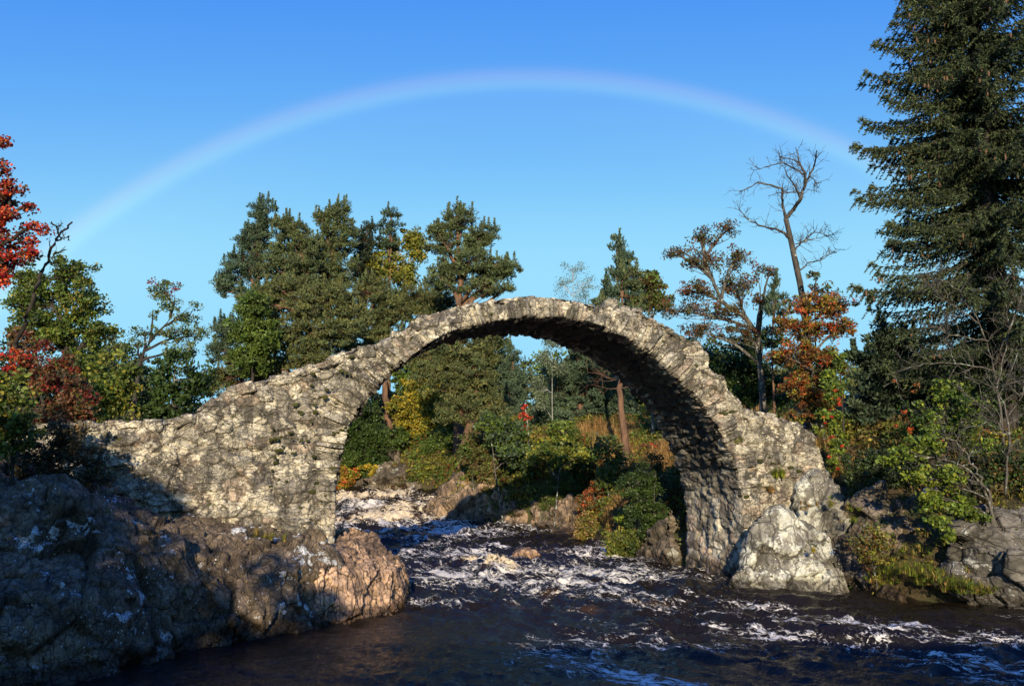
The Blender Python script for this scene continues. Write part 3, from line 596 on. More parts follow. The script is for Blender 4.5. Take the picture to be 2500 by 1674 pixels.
# ------------------------------------------------------------------ rainbow: a far ring of refracted light around the point opposite the sun
def build_rainbow():
    e_, z_ = R(15.8), R(.9); ax = np.array([math.sin(z_) * math.cos(e_), math.cos(z_) * math.cos(e_), -math.sin(e_)]); up = np.cross(ax, [0, 0, 1.]); up /= np.linalg.norm(up); w = np.cross(up, ax); D = 1500.0
    ang = np.radians(np.linspace(35.5, 43.4, 60)); ph = np.radians(np.linspace(-66, 66, 160))
    A, P = np.meshgrid(ang, ph, indexing='ij')
    d = np.cos(A)[..., None] * ax + np.sin(A)[..., None] * (np.cos(P)[..., None] * w + np.sin(P)[..., None] * up)
    v = (d * D + np.array([0, 0, CAMZ])).reshape(-1, 3)
    i = np.arange(59)[:, None] * 160 + np.arange(159)[None, :]; f = np.stack([i, i + 160, i + 161, i + 1], -1).reshape(-1, 4)
    a = np.degrees(A).ravel(); g = lambda c, s: np.exp(-((a - c) / s) ** 2)
    fade = sst(66, 60, np.abs(np.degrees(P)).ravel())
    inner = .022 * sst(35.5, 40.5, a) * sst(42.2, 40.8, a)
    rgb = np.stack([.10 * g(41.9, .48) + .06 * g(41.3, .42) + inner * 1.1, .055 * g(41.8, .5) + .075 * g(41.25, .42) + inner * 1.0, .02 * g(41.0, .9) + inner * .3], 1) * fade[:, None] * .68
    m, nt = mat_new('rainbow_light'); t = nd(nt, 'Attribute', attribute_name='tint'); e = nd(nt, 'Emission', {0: t.outputs['Color'], 1: 1.0})
    tr = nd(nt, 'BsdfTransparent'); s = nd(nt, 'AddShader', {0: tr.outputs[0], 1: e.outputs[0]}); nd(nt, 'OutputMaterial', {0: s.outputs[0]}); m.cycles.emission_sampling = 'NONE'
    o = link('rainbow', mesh_from('rainbow', v, f, 4, m, rgb, True, 'POINT')); o.visible_shadow = False
    tag(o, 'faint wide rainbow arching across the clear blue sky above the bridge', 'rainbow')
build_rainbow()

# ------------------------------------------------------------------ plants
def ortho(d, rng):
    r = rng.normal(size=d.shape); b = np.cross(d, r); return b / (np.linalg.norm(b, axis=1)[:, None] + 1e-9)
class Leaves:
    def __init__(s): s.v = []; s.t = []; s.n = 0
    def add(s, c, d, L, W, tint, rng, b=None, base=False):
        """diamond leaves: centre c, direction d, length L, width W (scalars or arrays)"""
        n = len(c); 
        if n == 0: return
        d = d / (np.linalg.norm(d, axis=1)[:, None] + 1e-9); b = ortho(d, rng) if b is None else b
        L = (np.ones(n) * L)[:, None]; W = (np.ones(n) * W)[:, None]
        if base: c = c + d * L * .5
        m = c - d * L * .08
        s.v.append(np.stack([c - d * L * .5, m + b * W * .5, c + d * L * .5, m - b * W * .5], 1).reshape(-1, 3)); s.t.append(tint); s.n += n
    def mesh(s, name, mat):
        v = np.concatenate(s.v); return mesh_from(name, v, np.arange(len(v)), 4, mat, np.concatenate(s.t))
MAT_LEAF = leaf_mat('broad_leaves', .30, .5, .3); MAT_NEEDLE = leaf_mat('needles', .12, .6, .2); MAT_GRASS = leaf_mat('grass_blades', .25, .6, .15)
BARK = {'grey': bark_mat('bark_grey', (.05, .042, .034), (.12, .105, .085), 7, .25), 'pine': bark_mat('bark_pine', (.10, .06, .04), (.20, .11, .065), 5),
        'birch': bark_mat('bark_birch', (.35, .33, .29), (.5, .48, .44), 5), 'dark': bark_mat('bark_dark', (.022, .018, .015), (.06, .05, .04), 7), 'lichen': bark_mat('bark_lichen', (.05, .043, .036), (.12, .105, .085), 9, .2, (.28, .3, .25)), 'dead': bark_mat('bark_dead', (.045, .038, .032), (.10, .085, .068), 8, .1)}
C = dict(
    pine=[(.075, .105, .050), (.060, .088, .045), (.095, .118, .052), (.070, .085, .048)], bpine=[(.055, .09, .062), (.07, .105, .07), (.045, .075, .055)],
    olive=[(.10, .115, .045), (.085, .09, .035), (.12, .12, .05)], dkfir=[(.026, .040, .026), (.034, .050, .030), (.022, .034, .023)],
    green=[(.07, .12, .025), (.055, .095, .022), (.10, .15, .03), (.085, .125, .03)], dgreen=[(.035, .068, .018), (.05, .085, .022), (.028, .052, .016)],
    lime=[(.17, .23, .03), (.12, .19, .03), (.21, .25, .04)], yellow=[(.34, .27, .03), (.26, .23, .03), (.38, .28, .04), (.15, .17, .03)],
    ygreen=[(.20, .21, .035), (.13, .16, .03), (.25, .22, .04), (.09, .12, .03)], red=[(.40, .03, .022), (.30, .02, .018), (.46, .06, .028), (.50, .12, .04)],
    dred=[(.16, .015, .015), (.11, .012, .012), (.22, .03, .02)], orange=[(.38, .10, .025), (.30, .085, .03), (.46, .07, .03), (.30, .16, .04), (.20, .12, .03)],
    rust=[(.13, .06, .03), (.09, .045, .022), (.18, .085, .03), (.08, .07, .03)], cherry=[(.085, .08, .03), (.065, .085, .028), (.11, .065, .025), (.055, .05, .025), (.15, .05, .028)],
    pale=[(.16, .19, .13), (.12, .16, .10), (.10, .14, .085)], dry=[(.31, .20, .09), (.24, .145, .06), (.36, .25, .12)], brown=[(.12, .085, .045), (.09, .06, .03), (.16, .11, .05)])
GAIN = np.array([1.25, 1.15, .9])
def pick(pal, n, rng, cl=None, jit=.22):
    P = np.array(sum([C[p] for p in (pal if isinstance(pal, (list, tuple)) else [pal])], [])) * GAIN
    k = rng.integers(0, len(P), n) if cl is None else np.where(rng.random(n) < .55, cl, rng.integers(0, len(P), n))
    return P[k] * (1 + rng.uniform(-jit, jit, n))[:, None]
def npal(pal): return sum(len(C[p]) for p in (pal if isinstance(pal, (list, tuple)) else [pal]))
def cluster(lv, c, kind, r, n, L, W, pal, rng, up=.5):
    """one or many leaf clusters: c (3,) or (m,3); r, n scalar or per cluster"""
    c = np.atleast_2d(c); m = len(c); r = np.ones(m) * r; n = (np.ones(m) * n).astype(int); ix = np.repeat(np.arange(m), n); N = len(ix)
    if N == 0: return
    o = rng.normal(size=(N, 3)); o /= np.linalg.norm(o, axis=1)[:, None]; o *= (rng.random(N) ** .45)[:, None]
    cl = rng.integers(0, npal(pal), m)[ix]; br = rng.uniform(.70, 1.28, m)[ix][:, None]; sz = rng.uniform(.65, 1.3, N)
    if kind == 'pine': q = o * [1, 1, .6]; d = q + [0, 0, up] + rng.normal(0, .35, (N, 3))
    else: q = o * [1, 1, .7]; d = rng.normal(0, 1, (N, 3)) + [0, 0, -.35]
    lv.add(c[ix] + q * r[ix][:, None], d, L * sz, W * sz, pick(pal, N, rng, cl) * br, rng)
def gz(x, y): return float(zsurf(np.array([x]), np.array([y]))[0])
def plant(name, label, Y, blobs, pal, kind='leaf', base=None, trunk=(), rad=.12, L=.10, W=.065, clr=.3, cover=2.6, nlf=60, bark='grey', cat=None, group=None, seed=0, twigs=40, extra=None, mat=None, lean=1.0, up=.5, flat=1.0, limb_r=None, hollow=.5, dense=None):
    """blobs: (px, py, rx, ry[, dY]) crown lobes measured in the photo; base: px of the foot of the trunk"""
    rng = np.random.default_rng(seed + int(blobs[0][0]) * 7 + int(blobs[0][1])); k = mpp(Y)
    if dense is None: dense = 2.9 if Y > 34 else 1.8
    cover *= dense; nlf = int(nlf * (1.35 if kind == 'pine' else 1.25)); clr *= 1.08
    bx = base if base is not None else blobs[0][0]
    b0 = at(bx, 900, Y); b0[2] = gz(b0[0], Y) - .15
    root = empty(name, b0, label, cat or name.split('_')[-1], group)
    tb = Buf(); lv = Leaves()
    pts = [b0] + [at(p[0], p[1], Y) for p in trunk]
    cents = [at(b[0], b[1], Y + (b[4] if len(b) > 4 else 0)) for b in blobs]
    if not trunk:
        topb = max(cents, key=lambda c: c[2]); pts.append(b0 * .4 + topb * .6 + rng.normal(0, .08, 3) * [1, 1, 0]); pts.append(topb)
    pts = np.array(pts); s = np.r_[0, np.cumsum(np.linalg.norm(np.diff(pts, axis=0), axis=1))]; nn = max(6, int(s[-1] / .35))
    ss = np.linspace(0, s[-1], nn); path = np.stack([np.interp(ss, s, pts[:, j]) for j in range(3)], 1)
    if len(path) > 4: path[1:-1] = (path[:-2] + 2 * path[1:-1] + path[2:]) / 4; path[1:-1] += rng.normal(0, rad * .15, (len(path) - 2, 3))
    rr = rad * (1 - .82 * (ss / s[-1])); tube(tb, path, rr, 8, wob=.12, rng=rng)
    for bi, b in enumerate(blobs):
        c = cents[bi]; rx, ry = b[2] * k, b[3] * k; rd = max(min(rx, ry) * .9, rx * .75)
        N = max(3, int(cover * rx * ry / clr ** 2))
        o = rng.normal(size=(N, 3)); o /= np.linalg.norm(o, axis=1)[:, None]; o *= (rng.random(N) ** (1 / (1.6 + 2 * hollow)))[:, None]
        o *= (1 + .22 * vnoise(o * 2.2 + bi * 7.7, 4))[:, None]
        cc = c + o * [rx, rd, ry]
        cand = path[path[:, 2] < c[2] + .2 * ry]; cand = cand if len(cand) else path[:1]
        j = np.argmin(np.linalg.norm((cand - c) * [1, 1, .7], axis=1)); j = max(0, j - int(.12 * nn)) if len(cand) > 3 else j
        lp = bez(cand[j], c, 7, rng.normal(0, .05, 3) * np.linalg.norm(c - cand[j]) + [0, 0, .06 * np.linalg.norm(c - cand[j])], rng, .02)
        lr = (limb_r or rad * .5) * np.linspace(1, .35, 7)
        tube(tb, lp, lr, 6)
        for q in rng.permutation(N)[:twigs]:
            st = lp[rng.integers(2, 7)] if rng.random() < .6 else cc[rng.integers(0, N)] * .5 + lp[-1] * .5
            L_ = np.linalg.norm(cc[q] - st); 
            tube(tb, bez(st, cc[q], 5, rng.normal(0, .06, 3) * L_, rng, .01), np.linspace(max(.006, (limb_r or rad * .5) * .28), .004, 5), 3)
        cluster(lv, cc, kind, clr * rng.uniform(.6, 1.3, N), nlf * rng.uniform(.6, 1.4, N), L, W, pal, rng, up)
        if cat == 'bush' and b[1] + b[3] > max(q_[1] + q_[3] for q_ in blobs) - 45:      # foliage reaches the ground
            M_ = N; sx_ = c[0] + rng.uniform(-.85, .85, M_) * rx; sy_ = c[1] + rng.uniform(-.6, .6, M_) * rd; gzz = zsurf(sx_, sy_); okk = gzz > c[2] - 2.2
            sk = np.stack([sx_, sy_, gzz + (c[2] - gzz) * rng.random(M_)], 1)[okk]
            if len(sk): cluster(lv, sk, kind, clr, nlf * .9, L, W, pal, rng, up)
        if kind == 'pine':                                         # upright leading shoots break the outline
            tops = cc[cc[:, 2] > c[2] + .15 * ry]; m_ = max(1, len(tops) // 2); tp = tops[rng.permutation(len(tops))[:m_]] if len(tops) else cc[:1]
            for e_ in range(4): cluster(lv, tp + [0, 0, clr * (.5 + .38 * e_)], kind, clr * (.34 - .06 * e_), nlf * .22, L * .9, W, pal, rng, 1.2)
    if extra: extra(tb, lv, path, rng, k)
    tm_ = tb.mesh('trunk', BARK[bark], True)
    sh = Matrix.Translation(-root.location); tm_.transform(sh); o = bpy.data.objects.new('trunk', tm_); col.objects.link(o); o.parent = root
    if lv.n:
        lm = lv.mesh('crown', mat or (MAT_NEEDLE if kind == 'pine' else MAT_LEAF)); lm.transform(sh); o = bpy.data.objects.new('crown', lm); col.objects.link(o); o.parent = root
    return root
def twiggy(buf, p, d, L, r, depth, rng, spread=.7, upb=.15, nseg=5, kids=3, k=4):
    """recursive bare branch"""
    d = d / np.linalg.norm(d); pts = [p]; q = p.copy(); dd = d.copy()
    for i in range(nseg):
        dd = dd + rng.normal(0, .18, 3) + [0, 0, upb * .3]; dd /= np.linalg.norm(dd); q = q + dd * L / nseg; pts.append(q.copy())
    pts = np.array(pts); tube(buf, pts, np.linspace(r, max(.004, r * .4), nseg + 1), k if r > .012 else 3)
    if depth > 0:
        for _ in range(kids):
            i = rng.integers(1, nseg + 1); n = rng.normal(0, 1, 3); n = n - (n @ d) * d; n /= np.linalg.norm(n)
            twiggy(buf, pts[i], d * (1 - spread * .5) + n * spread + [0, 0, upb], L * rng.uniform(.4, .7), max(.004, r * .5), depth - 1, rng, spread, upb, max(3, nseg - 1), kids, k)
def pxpath(pts, Y, jit=0, rng=None, dY=None):
    P = np.array([at(p[0], p[1], Y + (p[2] if len(p) > 2 else 0)) for p in pts]); n = max(6, len(pts) * 4)
    s = np.r_[0, np.cumsum(np.linalg.norm(np.diff(P, axis=0), axis=1))]; ss = np.linspace(0, s[-1], n)
    q = np.stack([np.interp(ss, s, P[:, j]) for j in range(3)], 1)
    if rng is not None and jit: q[1:-1] += rng.normal(0, jit, (n - 2, 3))
    return q
def grass(lv, c, n, h, spread, pal, rng, w=.012, droop=.5, seg=3):
    """n bending blades growing out of point(s) c (m,3)"""
    c = np.atleast_2d(c); m = len(c); idx = np.repeat(np.arange(m), n); N = len(idx)
    a = rng.uniform(0, 2 * PI, N); out = np.stack([np.cos(a), np.sin(a), 0 * a], 1) * rng.uniform(.1, 1, N)[:, None]
    p = c[idx] + out * spread * .35; H = h * rng.uniform(.5, 1.2, N); d = out * .45 + [0, 0, 1.]
    t = pick(pal, N, rng, jit=.3); side = np.stack([-np.sin(a), np.cos(a), 0 * a], 1)
    W = w * rng.uniform(.6, 1.3, N)
    for k in range(seg):
        L = H / seg; dn = d / np.linalg.norm(d, axis=1)[:, None]
        w0 = W * (1 - k / seg); w1 = W * (1 - (k + 1) / seg)
        e = p + dn * L[:, None]
        lv.v.append(np.stack([p - side * w0[:, None], p + side * w0[:, None], e + side * w1[:, None], e - side * w1[:, None]], 1).reshape(-1, 3)); lv.t.append(t); lv.n += N
        p = e; d = d + out * droop * rng.uniform(.6, 1.4, N)[:, None] + np.array([0, 0, -droop * .55])
# ================================================================== far background: the pine group above the left arm of the bridge
GP = 'tall pines behind the bridge'
pk = dict(kind='pine', L=.19, W=.055, clr=.31, nlf=50, bark='pine', cat='pine tree', group=GP, cover=2.5)
plant('pine_tree', 'tallest slim pine at the left end of the pine group, bare orange stem showing', 47, [(597, 490, 32, 34), (585, 545, 48, 40), (560, 610, 55, 45), (520, 650, 34, 26), (585, 690, 60, 40), (530, 755, 50, 30), (510, 800, 45, 28)], 'bpine', base=600, trunk=[(596, 800), (590, 650), (598, 480)], rad=.26, **pk)
plant('pine_tree', 'broad dark pine second from left in the pine group behind the bridge', 46, [(660, 530, 42, 38), (640, 600, 55, 48), (690, 620, 50, 50), (630, 680, 50, 36), (690, 560, 34, 30)], 'pine', base=705, trunk=[(704, 745), (700, 640), (664, 510)], rad=.34, **pk)
plant('pine_tree', 'tall pine with ragged twin top in the middle of the pine group', 48, [(775, 490, 26, 32), (740, 500, 26, 28), (765, 555, 52, 42), (730, 600, 44, 44), (780, 620, 40, 36), (800, 530, 24, 16), (745, 680, 60, 46)], 'pine', base=745, trunk=[(748, 760), (752, 620), (772, 480)], rad=.28, **pk)
plant('pine_tree', 'thin pine tip poking up above the yellow birch', 50, [(893, 488, 20, 14), (893, 515, 30, 14), (890, 550, 26, 24)], 'bpine', base=890, rad=.14, **{**pk, 'cover': 1.6})
plant('pine_tree', 'short narrow dark pine between the twin topped pine and the birch', 50, [(840, 520, 12, 20), (840, 560, 30, 32), (835, 610, 34, 44)], 'dkfir', base=840, rad=.16, **pk)
plant('pine_tree', 'wide spreading pine at the right end of the pine group above the arch', 45, [(1048, 500, 42, 32), (1095, 540, 46, 34), (1010, 545, 44, 38), (1070, 600, 72, 40), (1140, 615, 46, 24), (1110, 655, 62, 24), (1020, 640, 50, 36), (1165, 610, 24, 16), (1160, 660, 14, 12)], 'pine', base=1050, trunk=[(1052, 720), (1050, 600), (1048, 490)], rad=.3, **pk)
plant('pine_tree', 'low bushy pine beneath the twin topped pine, crown touching the bridge', 43, [(700, 700, 60, 40), (640, 760, 66, 48), (730, 770, 66, 46), (800, 740, 50, 46), (600, 830, 60, 36), (540, 850, 60, 34), (690, 820, 60, 36), (660, 660, 50, 30), (770, 680, 50, 40), (600, 700, 50, 40), (740, 840, 60, 30), (500, 880, 40, 30)], ['pine', 'olive'], base=704, trunk=[(704, 800), (702, 700)], rad=.3, **pk)
plant('pine_tree', 'low bushy pine beneath the yellow birch behind the left arm', 49, [(850, 670, 56, 40), (900, 710, 60, 40), (960, 680, 54, 38), (990, 740, 56, 36), (850, 740, 46, 40), (1020, 690, 60, 24), (830, 800, 56, 36), (900, 790, 50, 36), (780, 840, 50, 34), (770, 780, 40, 30)], ['pine', 'olive'], base=900, rad=.26, **pk)
plant('pine_tree', 'dense dark pine seen under the left half of the arch', 40, [(1040, 800, 66, 44), (1000, 850, 60, 46), (1080, 860, 66, 50), (1050, 930, 60, 44), (1110, 800, 44, 36), (1130, 770, 40, 18), (1110, 940, 50, 40), (960, 800, 50, 40)], ['pine', 'olive'], base=1050, rad=.28, **{**pk, 'group': 'pines seen through the arch'})
plant('fir_tree', 'pointed pale green conifer seen under the arch beside the gap of sky', 48, [(1172, 808, 16, 22), (1170, 850, 28, 30), (1168, 900, 38, 36), (1160, 950, 44, 36)], 'bpine', base=1170, rad=.16, **{**pk, 'cat': 'conifer', 'group': None, 'clr': .34})
plant('pine_tree', 'large bushy blue green pine right of the sky gap under the arch', 40, [(1330, 830, 50, 46), (1290, 880, 50, 50), (1360, 890, 62, 56), (1310, 950, 72, 46), (1400, 920, 60, 50), (1250, 960, 44, 36), (1420, 960, 50, 40)], 'bpine', base=1330, rad=.26, **{**pk, 'group': 'pines seen through the arch'})
plant('pine_tree', 'small upright pine with tufted top just behind the crown of the bridge', 40, [(1412, 556, 13, 20), (1425, 590, 24, 18), (1412, 615, 30, 22), (1412, 660, 32, 30), (1455, 665, 30, 28), (1380, 690, 30, 24)], 'bpine', base=1412, trunk=[(1414, 700), (1412, 545)], rad=.12, **{**pk, 'cover': 1.9, 'clr': .3, 'L': .2, 'W': .07, 'up': 1.0, 'group': None})
def dead_twigs(tb, lv, path, rng, k):
    for z in np.linspace(.42, .80, 16):
        p = path[int(z * len(path))]; a = rng.choice([0, PI]) + rng.normal(0, .6)
        twiggy(tb, p, np.array([math.cos(a), math.sin(a) * .5, rng.uniform(-.1, .3)]), rng.uniform(.8, 1.7), .02, 2, rng, .8, .05)
plant('pine_tree', 'pine with bare pale orange trunk and dead lichened twigs under the arch', 33, [(1425, 640, 40, 30), (1400, 720, 60, 30), (1460, 740, 50, 34)], 'pine', base=1430, trunk=[(1430, 1020), (1420, 940), (1419, 860), (1422, 640)], rad=.17, extra=dead_twigs, **{**pk, 'L': .18, 'W': .06, 'clr': .32, 'group': 'pines seen through the arch'})
def grass_bank(label, Y, spots, sd):
    rng = np.random.default_rng(sd); lv = Leaves(); pts = []
    for px, py, rx, ry, n in spots:
        for _ in range(n):
            x = at(px + rng.uniform(-rx, rx), py, Y)[0]; y = Y + rng.uniform(-1.6, 1.6); pts.append((x, y, float(zsurf(np.array([x]), np.array([y]))[0])))
    grass(lv, np.array(pts), 24, .55, .3, 'dry', rng, .016, .7, 3); me = lv.mesh('dry_grass', MAT_GRASS); o = link('dry_grass', me); tag(o, label, 'grass', kind='stuff')
grass_bank('straw coloured dry grass on the slope under the arch', 30.5, [(1300, 1040, 60, 10, 40), (1450, 1040, 70, 10, 120), (1500, 1060, 60, 10, 60)], 5)
grass_bank('orange brown dry grass on the slope above the rapids', 47.0, [(925, 1040, 34, 10, 130)], 6)
# ---------------- broadleaved trees behind the bridge
bk = dict(L=.15, W=.10, clr=.36, nlf=58)
plant('birch_tree', 'yellowing birch standing among the dark pines behind the bridge', 50.5, [(940, 545, 28, 30), (890, 560, 30, 26), (870, 610, 40, 34), (920, 620, 40, 44), (960, 570, 22, 34), (850, 650, 34, 24), (900, 690, 40, 24)], 'ygreen', base=905, bark='birch', cat='birch tree', rad=.09, seed=3, **bk)
plant('alder_tree', 'fresh green broadleaved tree in front of the leftmost pine', 41, [(580, 700, 36, 32), (560, 750, 44, 36), (600, 770, 44, 40), (570, 820, 50, 34)], 'green', base=580, bark='dark', cat='broadleaved tree', rad=.14, **bk)
plant('birch_tree', 'wispy pale blue green birch behind the crown of the bridge', 42, [(1310, 615, 26, 24), (1285, 650, 30, 24), (1335, 650, 34, 28), (1310, 690, 50, 22)], 'pale', base=1310, bark='birch', cat='birch tree', rad=.04, L=.09, W=.035, clr=.34, nlf=30, cover=1.7, twigs=90)
plant('birch_tree', 'pale birch hanging over the sky gap under the arch', 38, [(1262, 780, 22, 20), (1245, 820, 18, 20), (1275, 840, 24, 24), (1225, 880, 18, 24), (1235, 920, 22, 20)], 'pale', base=1262, bark='birch', cat='birch tree', rad=.02, L=.09, W=.05, clr=.28, nlf=40, cover=2.6, twigs=60)
plant('small_tree', 'small leafy tree with reddish tips right of the tufted pine', 36, [(1490, 650, 32, 26), (1470, 690, 36, 26), (1510, 690, 34, 24)], ['green', 'cherry'], base=1490, cat='small tree', rad=.08, **{**bk, 'clr': .3, 'L': .13})
plant('sallow_bush', 'rounded bush with bright yellow leaves under the left of the arch', 48, [(960, 890, 40, 34), (930, 930, 44, 36), (985, 940, 42, 34), (950, 965, 50, 20)], ['yellow', 'ygreen'], base=955, cat='bush', bark='dark', rad=.08, **bk)
plant('hazel_bush', 'green leafy tree above the yellow bush at the left inside the arch', 49, [(955, 835, 40, 30), (925, 870, 30, 26), (1000, 800, 30, 24)], 'green', base=950, cat='bush', bark='dark', rad=.08, **bk)
plant('round_bush', 'neat round mid green bush above the rapids', 46.2, [(1010, 1010, 44, 30), (985, 1040, 38, 30), (1045, 1020, 32, 32), (1005, 1075, 32, 20)], 'green', base=1010, cat='bush', rad=.07, **{**bk, 'L': .12, 'W': .08, 'cover': 3})
plant('laurel_bush', 'dark green bush on the far bank next to the left pier', 47, [(850, 1000, 40, 34), (820, 1030, 44, 36), (870, 1050, 30, 30), (800, 985, 36, 36), (830, 940, 40, 30)], 'dgreen', base=840, cat='bush', rad=.07, **bk)
plant('maple_sapling', 'little orange and yellow leaved bush low beside the left pier', 46.2, [(795, 1080, 22, 14), (790, 1100, 24, 12)], ['orange', 'yellow', 'lime'], base=795, cat='bush', rad=.03, **{**bk, 'L': .13, 'clr': .2})
plant('maple_sapling', 'single yellow branch of leaves above the rapids by the dark green bush', 46, [(840, 1066, 18, 5), (852, 1072, 10, 4)], 'yellow', base=850, cat='bush', rad=.02, **{**bk, 'clr': .12, 'nlf': 30})
plant('rowan_sapling', 'thin white stemmed sapling with a few scarlet leaf clusters under the arch', 37.5, [(1200, 930, 6, 5), (1195, 948, 16, 7), (1206, 958, 10, 6), (1199, 978, 12, 7), (1196, 987, 8, 4)], 'red', base=1211, trunk=[(1210, 1020), (1208, 970), (1200, 925)], bark='birch', cat='sapling', rad=.022, L=.10, W=.07, clr=.13, nlf=16, cover=1.2)
plant('willow_bush', 'grey green willowy bush left of the scarlet sapling', 36, [(1160, 990, 36, 40), (1120, 970, 26, 30), (1180, 1040, 44, 26)], ['bpine', 'green'], base=1160, cat='bush', rad=.05, **bk)
plant('willow_bush', 'yellow green bush in front of the blue green pine under the arch', 34, [(1260, 1030, 44, 20), (1220, 1045, 30, 18), (1320, 1040, 36, 20), (1290, 990, 36, 26)], ['ygreen', 'green'], base=1260, cat='bush', rad=.05, **bk)
plant('heath_bush', 'dark bush at the foot of the bare pine trunk', 31, [(1385, 1030, 34, 26), (1400, 1060, 40, 20)], ['green', 'olive'], base=1390, cat='bush', rad=.04, **bk)
bb = dict(L=.075, W=.045, clr=.18, nlf=55, cat='bush', rad=.04, group='bushes along the far bank under the arch')
plant('bank_bush', 'dark leafy bush high on the bank left of the rust coloured bush', 35, [(1290, 1110, 44, 30), (1270, 1150, 40, 30), (1320, 1150, 34, 34)], ['green', 'olive'], base=1290, **bb)
plant('bank_bush', 'rust and orange leaved bush in the middle of the far bank', 31.5, [(1375, 1105, 28, 24), (1360, 1140, 40, 30), (1400, 1150, 30, 30)], ['rust', 'orange', 'olive', 'olive'], base=1370, **bb)
plant('bank_bush', 'yellow green bush low on the bank below the rust coloured bush', 31, [(1340, 1200, 36, 24), (1385, 1190, 34, 30)], ['ygreen', 'olive', 'dry'], base=1360, **bb)
plant('bank_bush', 'broad green bush overhanging the water beside the right pier', 26.3, [(1420, 1235, 44, 30), (1470, 1240, 40, 26), (1400, 1255, 30, 20), (1500, 1250, 26, 24)], ['ygreen', 'green', 'olive', 'ygreen'], base=1470, **bb)
plant('bank_bush', 'dark shaded bush tight behind the right pier', 26, [(1500, 1090, 36, 50), (1470, 1150, 36, 40), (1520, 1180, 30, 40), (1440, 1110, 36, 34)], 'dgreen', base=1490, **bb)
plant('bank_bush', 'small bright green bush between the rust bush and the pier', 28, [(1430, 1180, 20, 18), (1455, 1200, 18, 16)], 'lime', base=1435, **bb)
plant('bank_bush', 'low olive bush on top of the tan cliff rock', 37.5, [(1100, 1075, 34, 16), (1150, 1070, 40, 18), (1210, 1080, 36, 18)], ['olive', 'brown', 'green'], base=1130, **{**bb, 'L': .12, 'W': .08, 'clr': .26})
plant('bank_bush', 'yellow olive bush at the waterline below the tan rock', 37, [(1130, 1195, 30, 10), (1180, 1185, 30, 16), (1215, 1165, 20, 20)], ['ygreen', 'olive'], base=1180, **{**bb, 'L': .1})
plant('bank_bush', 'rusty bush on the slope behind the bare pine trunk', 32, [(1490, 1020, 30, 14), (1500, 1045, 30, 16)], ['rust', 'orange'], base=1490, **bb)
plant('bank_bush', 'olive bush hiding the foot of the dense dark pine under the arch', 37.8, [(1085, 1010, 34, 26), (1120, 1040, 40, 24), (1070, 1045, 26, 20)], ['olive', 'brown', 'green'], base=1090, **{**bb, 'L': .12, 'W': .08, 'clr': .26})
plant('bank_bush', 'dark bush close to the left pier beneath the dark green bush', 46.8, [(800, 1050, 40, 24), (850, 1080, 44, 20), (900, 1085, 30, 14), (910, 1000, 26, 26)], ['dgreen', 'green'], base=830, **{**bb, 'L': .12, 'W': .08, 'clr': .26})
# ================================================================== right bank
plant('cherry_tree', 'spreading wild cherry with sparse brown green leaves behind the right arm', 27, [(1610, 540, 34, 26), (1665, 520, 34, 18), (1560, 575, 40, 12), (1610, 600, 54, 26), (1690, 590, 34, 30), (1530, 585, 22, 8), (1590, 660, 60, 22), (1680, 650, 60, 28), (1560, 710, 50, 22), (1660, 710, 66, 24), (1740, 690, 40, 20), (1600, 760, 50, 24), (1700, 760, 60, 24), (1760, 620, 36, 14)], ['cherry'], base=1745, trunk=[(1735, 760), (1695, 715), (1650, 690), (1620, 620), (1600, 540)], rad=.13, L=.10, W=.045, clr=.23, nlf=32, cover=3.2, hollow=.2, twigs=36, cat='cherry tree', bark='lichen')
def dead_tree():
    Y = 26.0; rng = np.random.default_rng(12); b0 = at(1850, 900, Y); b0[2] = gz(b0[0], Y) - .2
    root = empty('dead_tree', b0, 'leafless dead tree with a crooked top rising above the orange bush', 'dead tree'); b = Buf()
    tr = pxpath([(1848, 1000), (1846, 760), (1838, 690), (1822, 610), (1808, 545), (1797, 500)], Y); tr[0] = b0
    tube(b, tr, np.linspace(.14, .085, len(tr)), 8, wob=.12, rng=rng)
    limbs = [([(1797, 500), (1812, 482), (1832, 455), (1838, 430), (1850, 405), (1862, 380), (1868, 345)], .075), ([(1797, 500), (1790, 470), (1788, 430), (1770, 425), (1735, 418), (1690, 440)], .05), ([(1832, 455), (1815, 420), (1800, 400), (1795, 385)], .035),
             ([(1840, 430), (1842, 400), (1828, 370), (1822, 342)], .05), ([(1840, 400), (1815, 385), (1790, 372), (1740, 385), (1725, 390)], .032), ([(1850, 405), (1862, 410), (1868, 440)], .02),
             ([(1806, 545), (1780, 525), (1750, 520), (1715, 505), (1690, 480)], .05), ([(1815, 575), (1840, 548), (1865, 530), (1900, 540)], .03), ([(1826, 620), (1850, 600), (1880, 595), (1912, 570)], .026), ([(1812, 560), (1850, 550), (1905, 535)], .02), ([(1835, 440), (1790, 440), (1768, 445)], .03), ([(1830, 370), (1790, 360), (1782, 358)], .02)]
    for pts, r in limbs:
        p = pxpath([(q[0], q[1], rng.uniform(-.35, .35) * (i > 0)) for i, q in enumerate(pts)], Y, .012, rng)
        lb = Buf(); tube(b, p, np.linspace(r, max(.007, r * .25), len(p)), 6, wob=.1, rng=rng)
        L = np.linalg.norm(p[-1] - p[0])
        for _ in range(int(7 + L * 9)):
            i = rng.integers(2, len(p)); t = p[i] - p[i - 1]; t /= np.linalg.norm(t); n = rng.normal(0, 1, 3) * [1, .6, 1]; n -= (n @ t) * t; n /= np.linalg.norm(n)
            twiggy(b, p[i], t * .6 + n * .8 + [0, 0, .25], rng.uniform(.18, .55), .011, 1, rng, .7, .15, 4, 2, 4)
    me = b.mesh('trunk', BARK['dead'], True); me.transform(Matrix.Translation(-root.location)); o = bpy.data.objects.new('trunk', me); col.objects.link(o); o.parent = root
dead_tree()
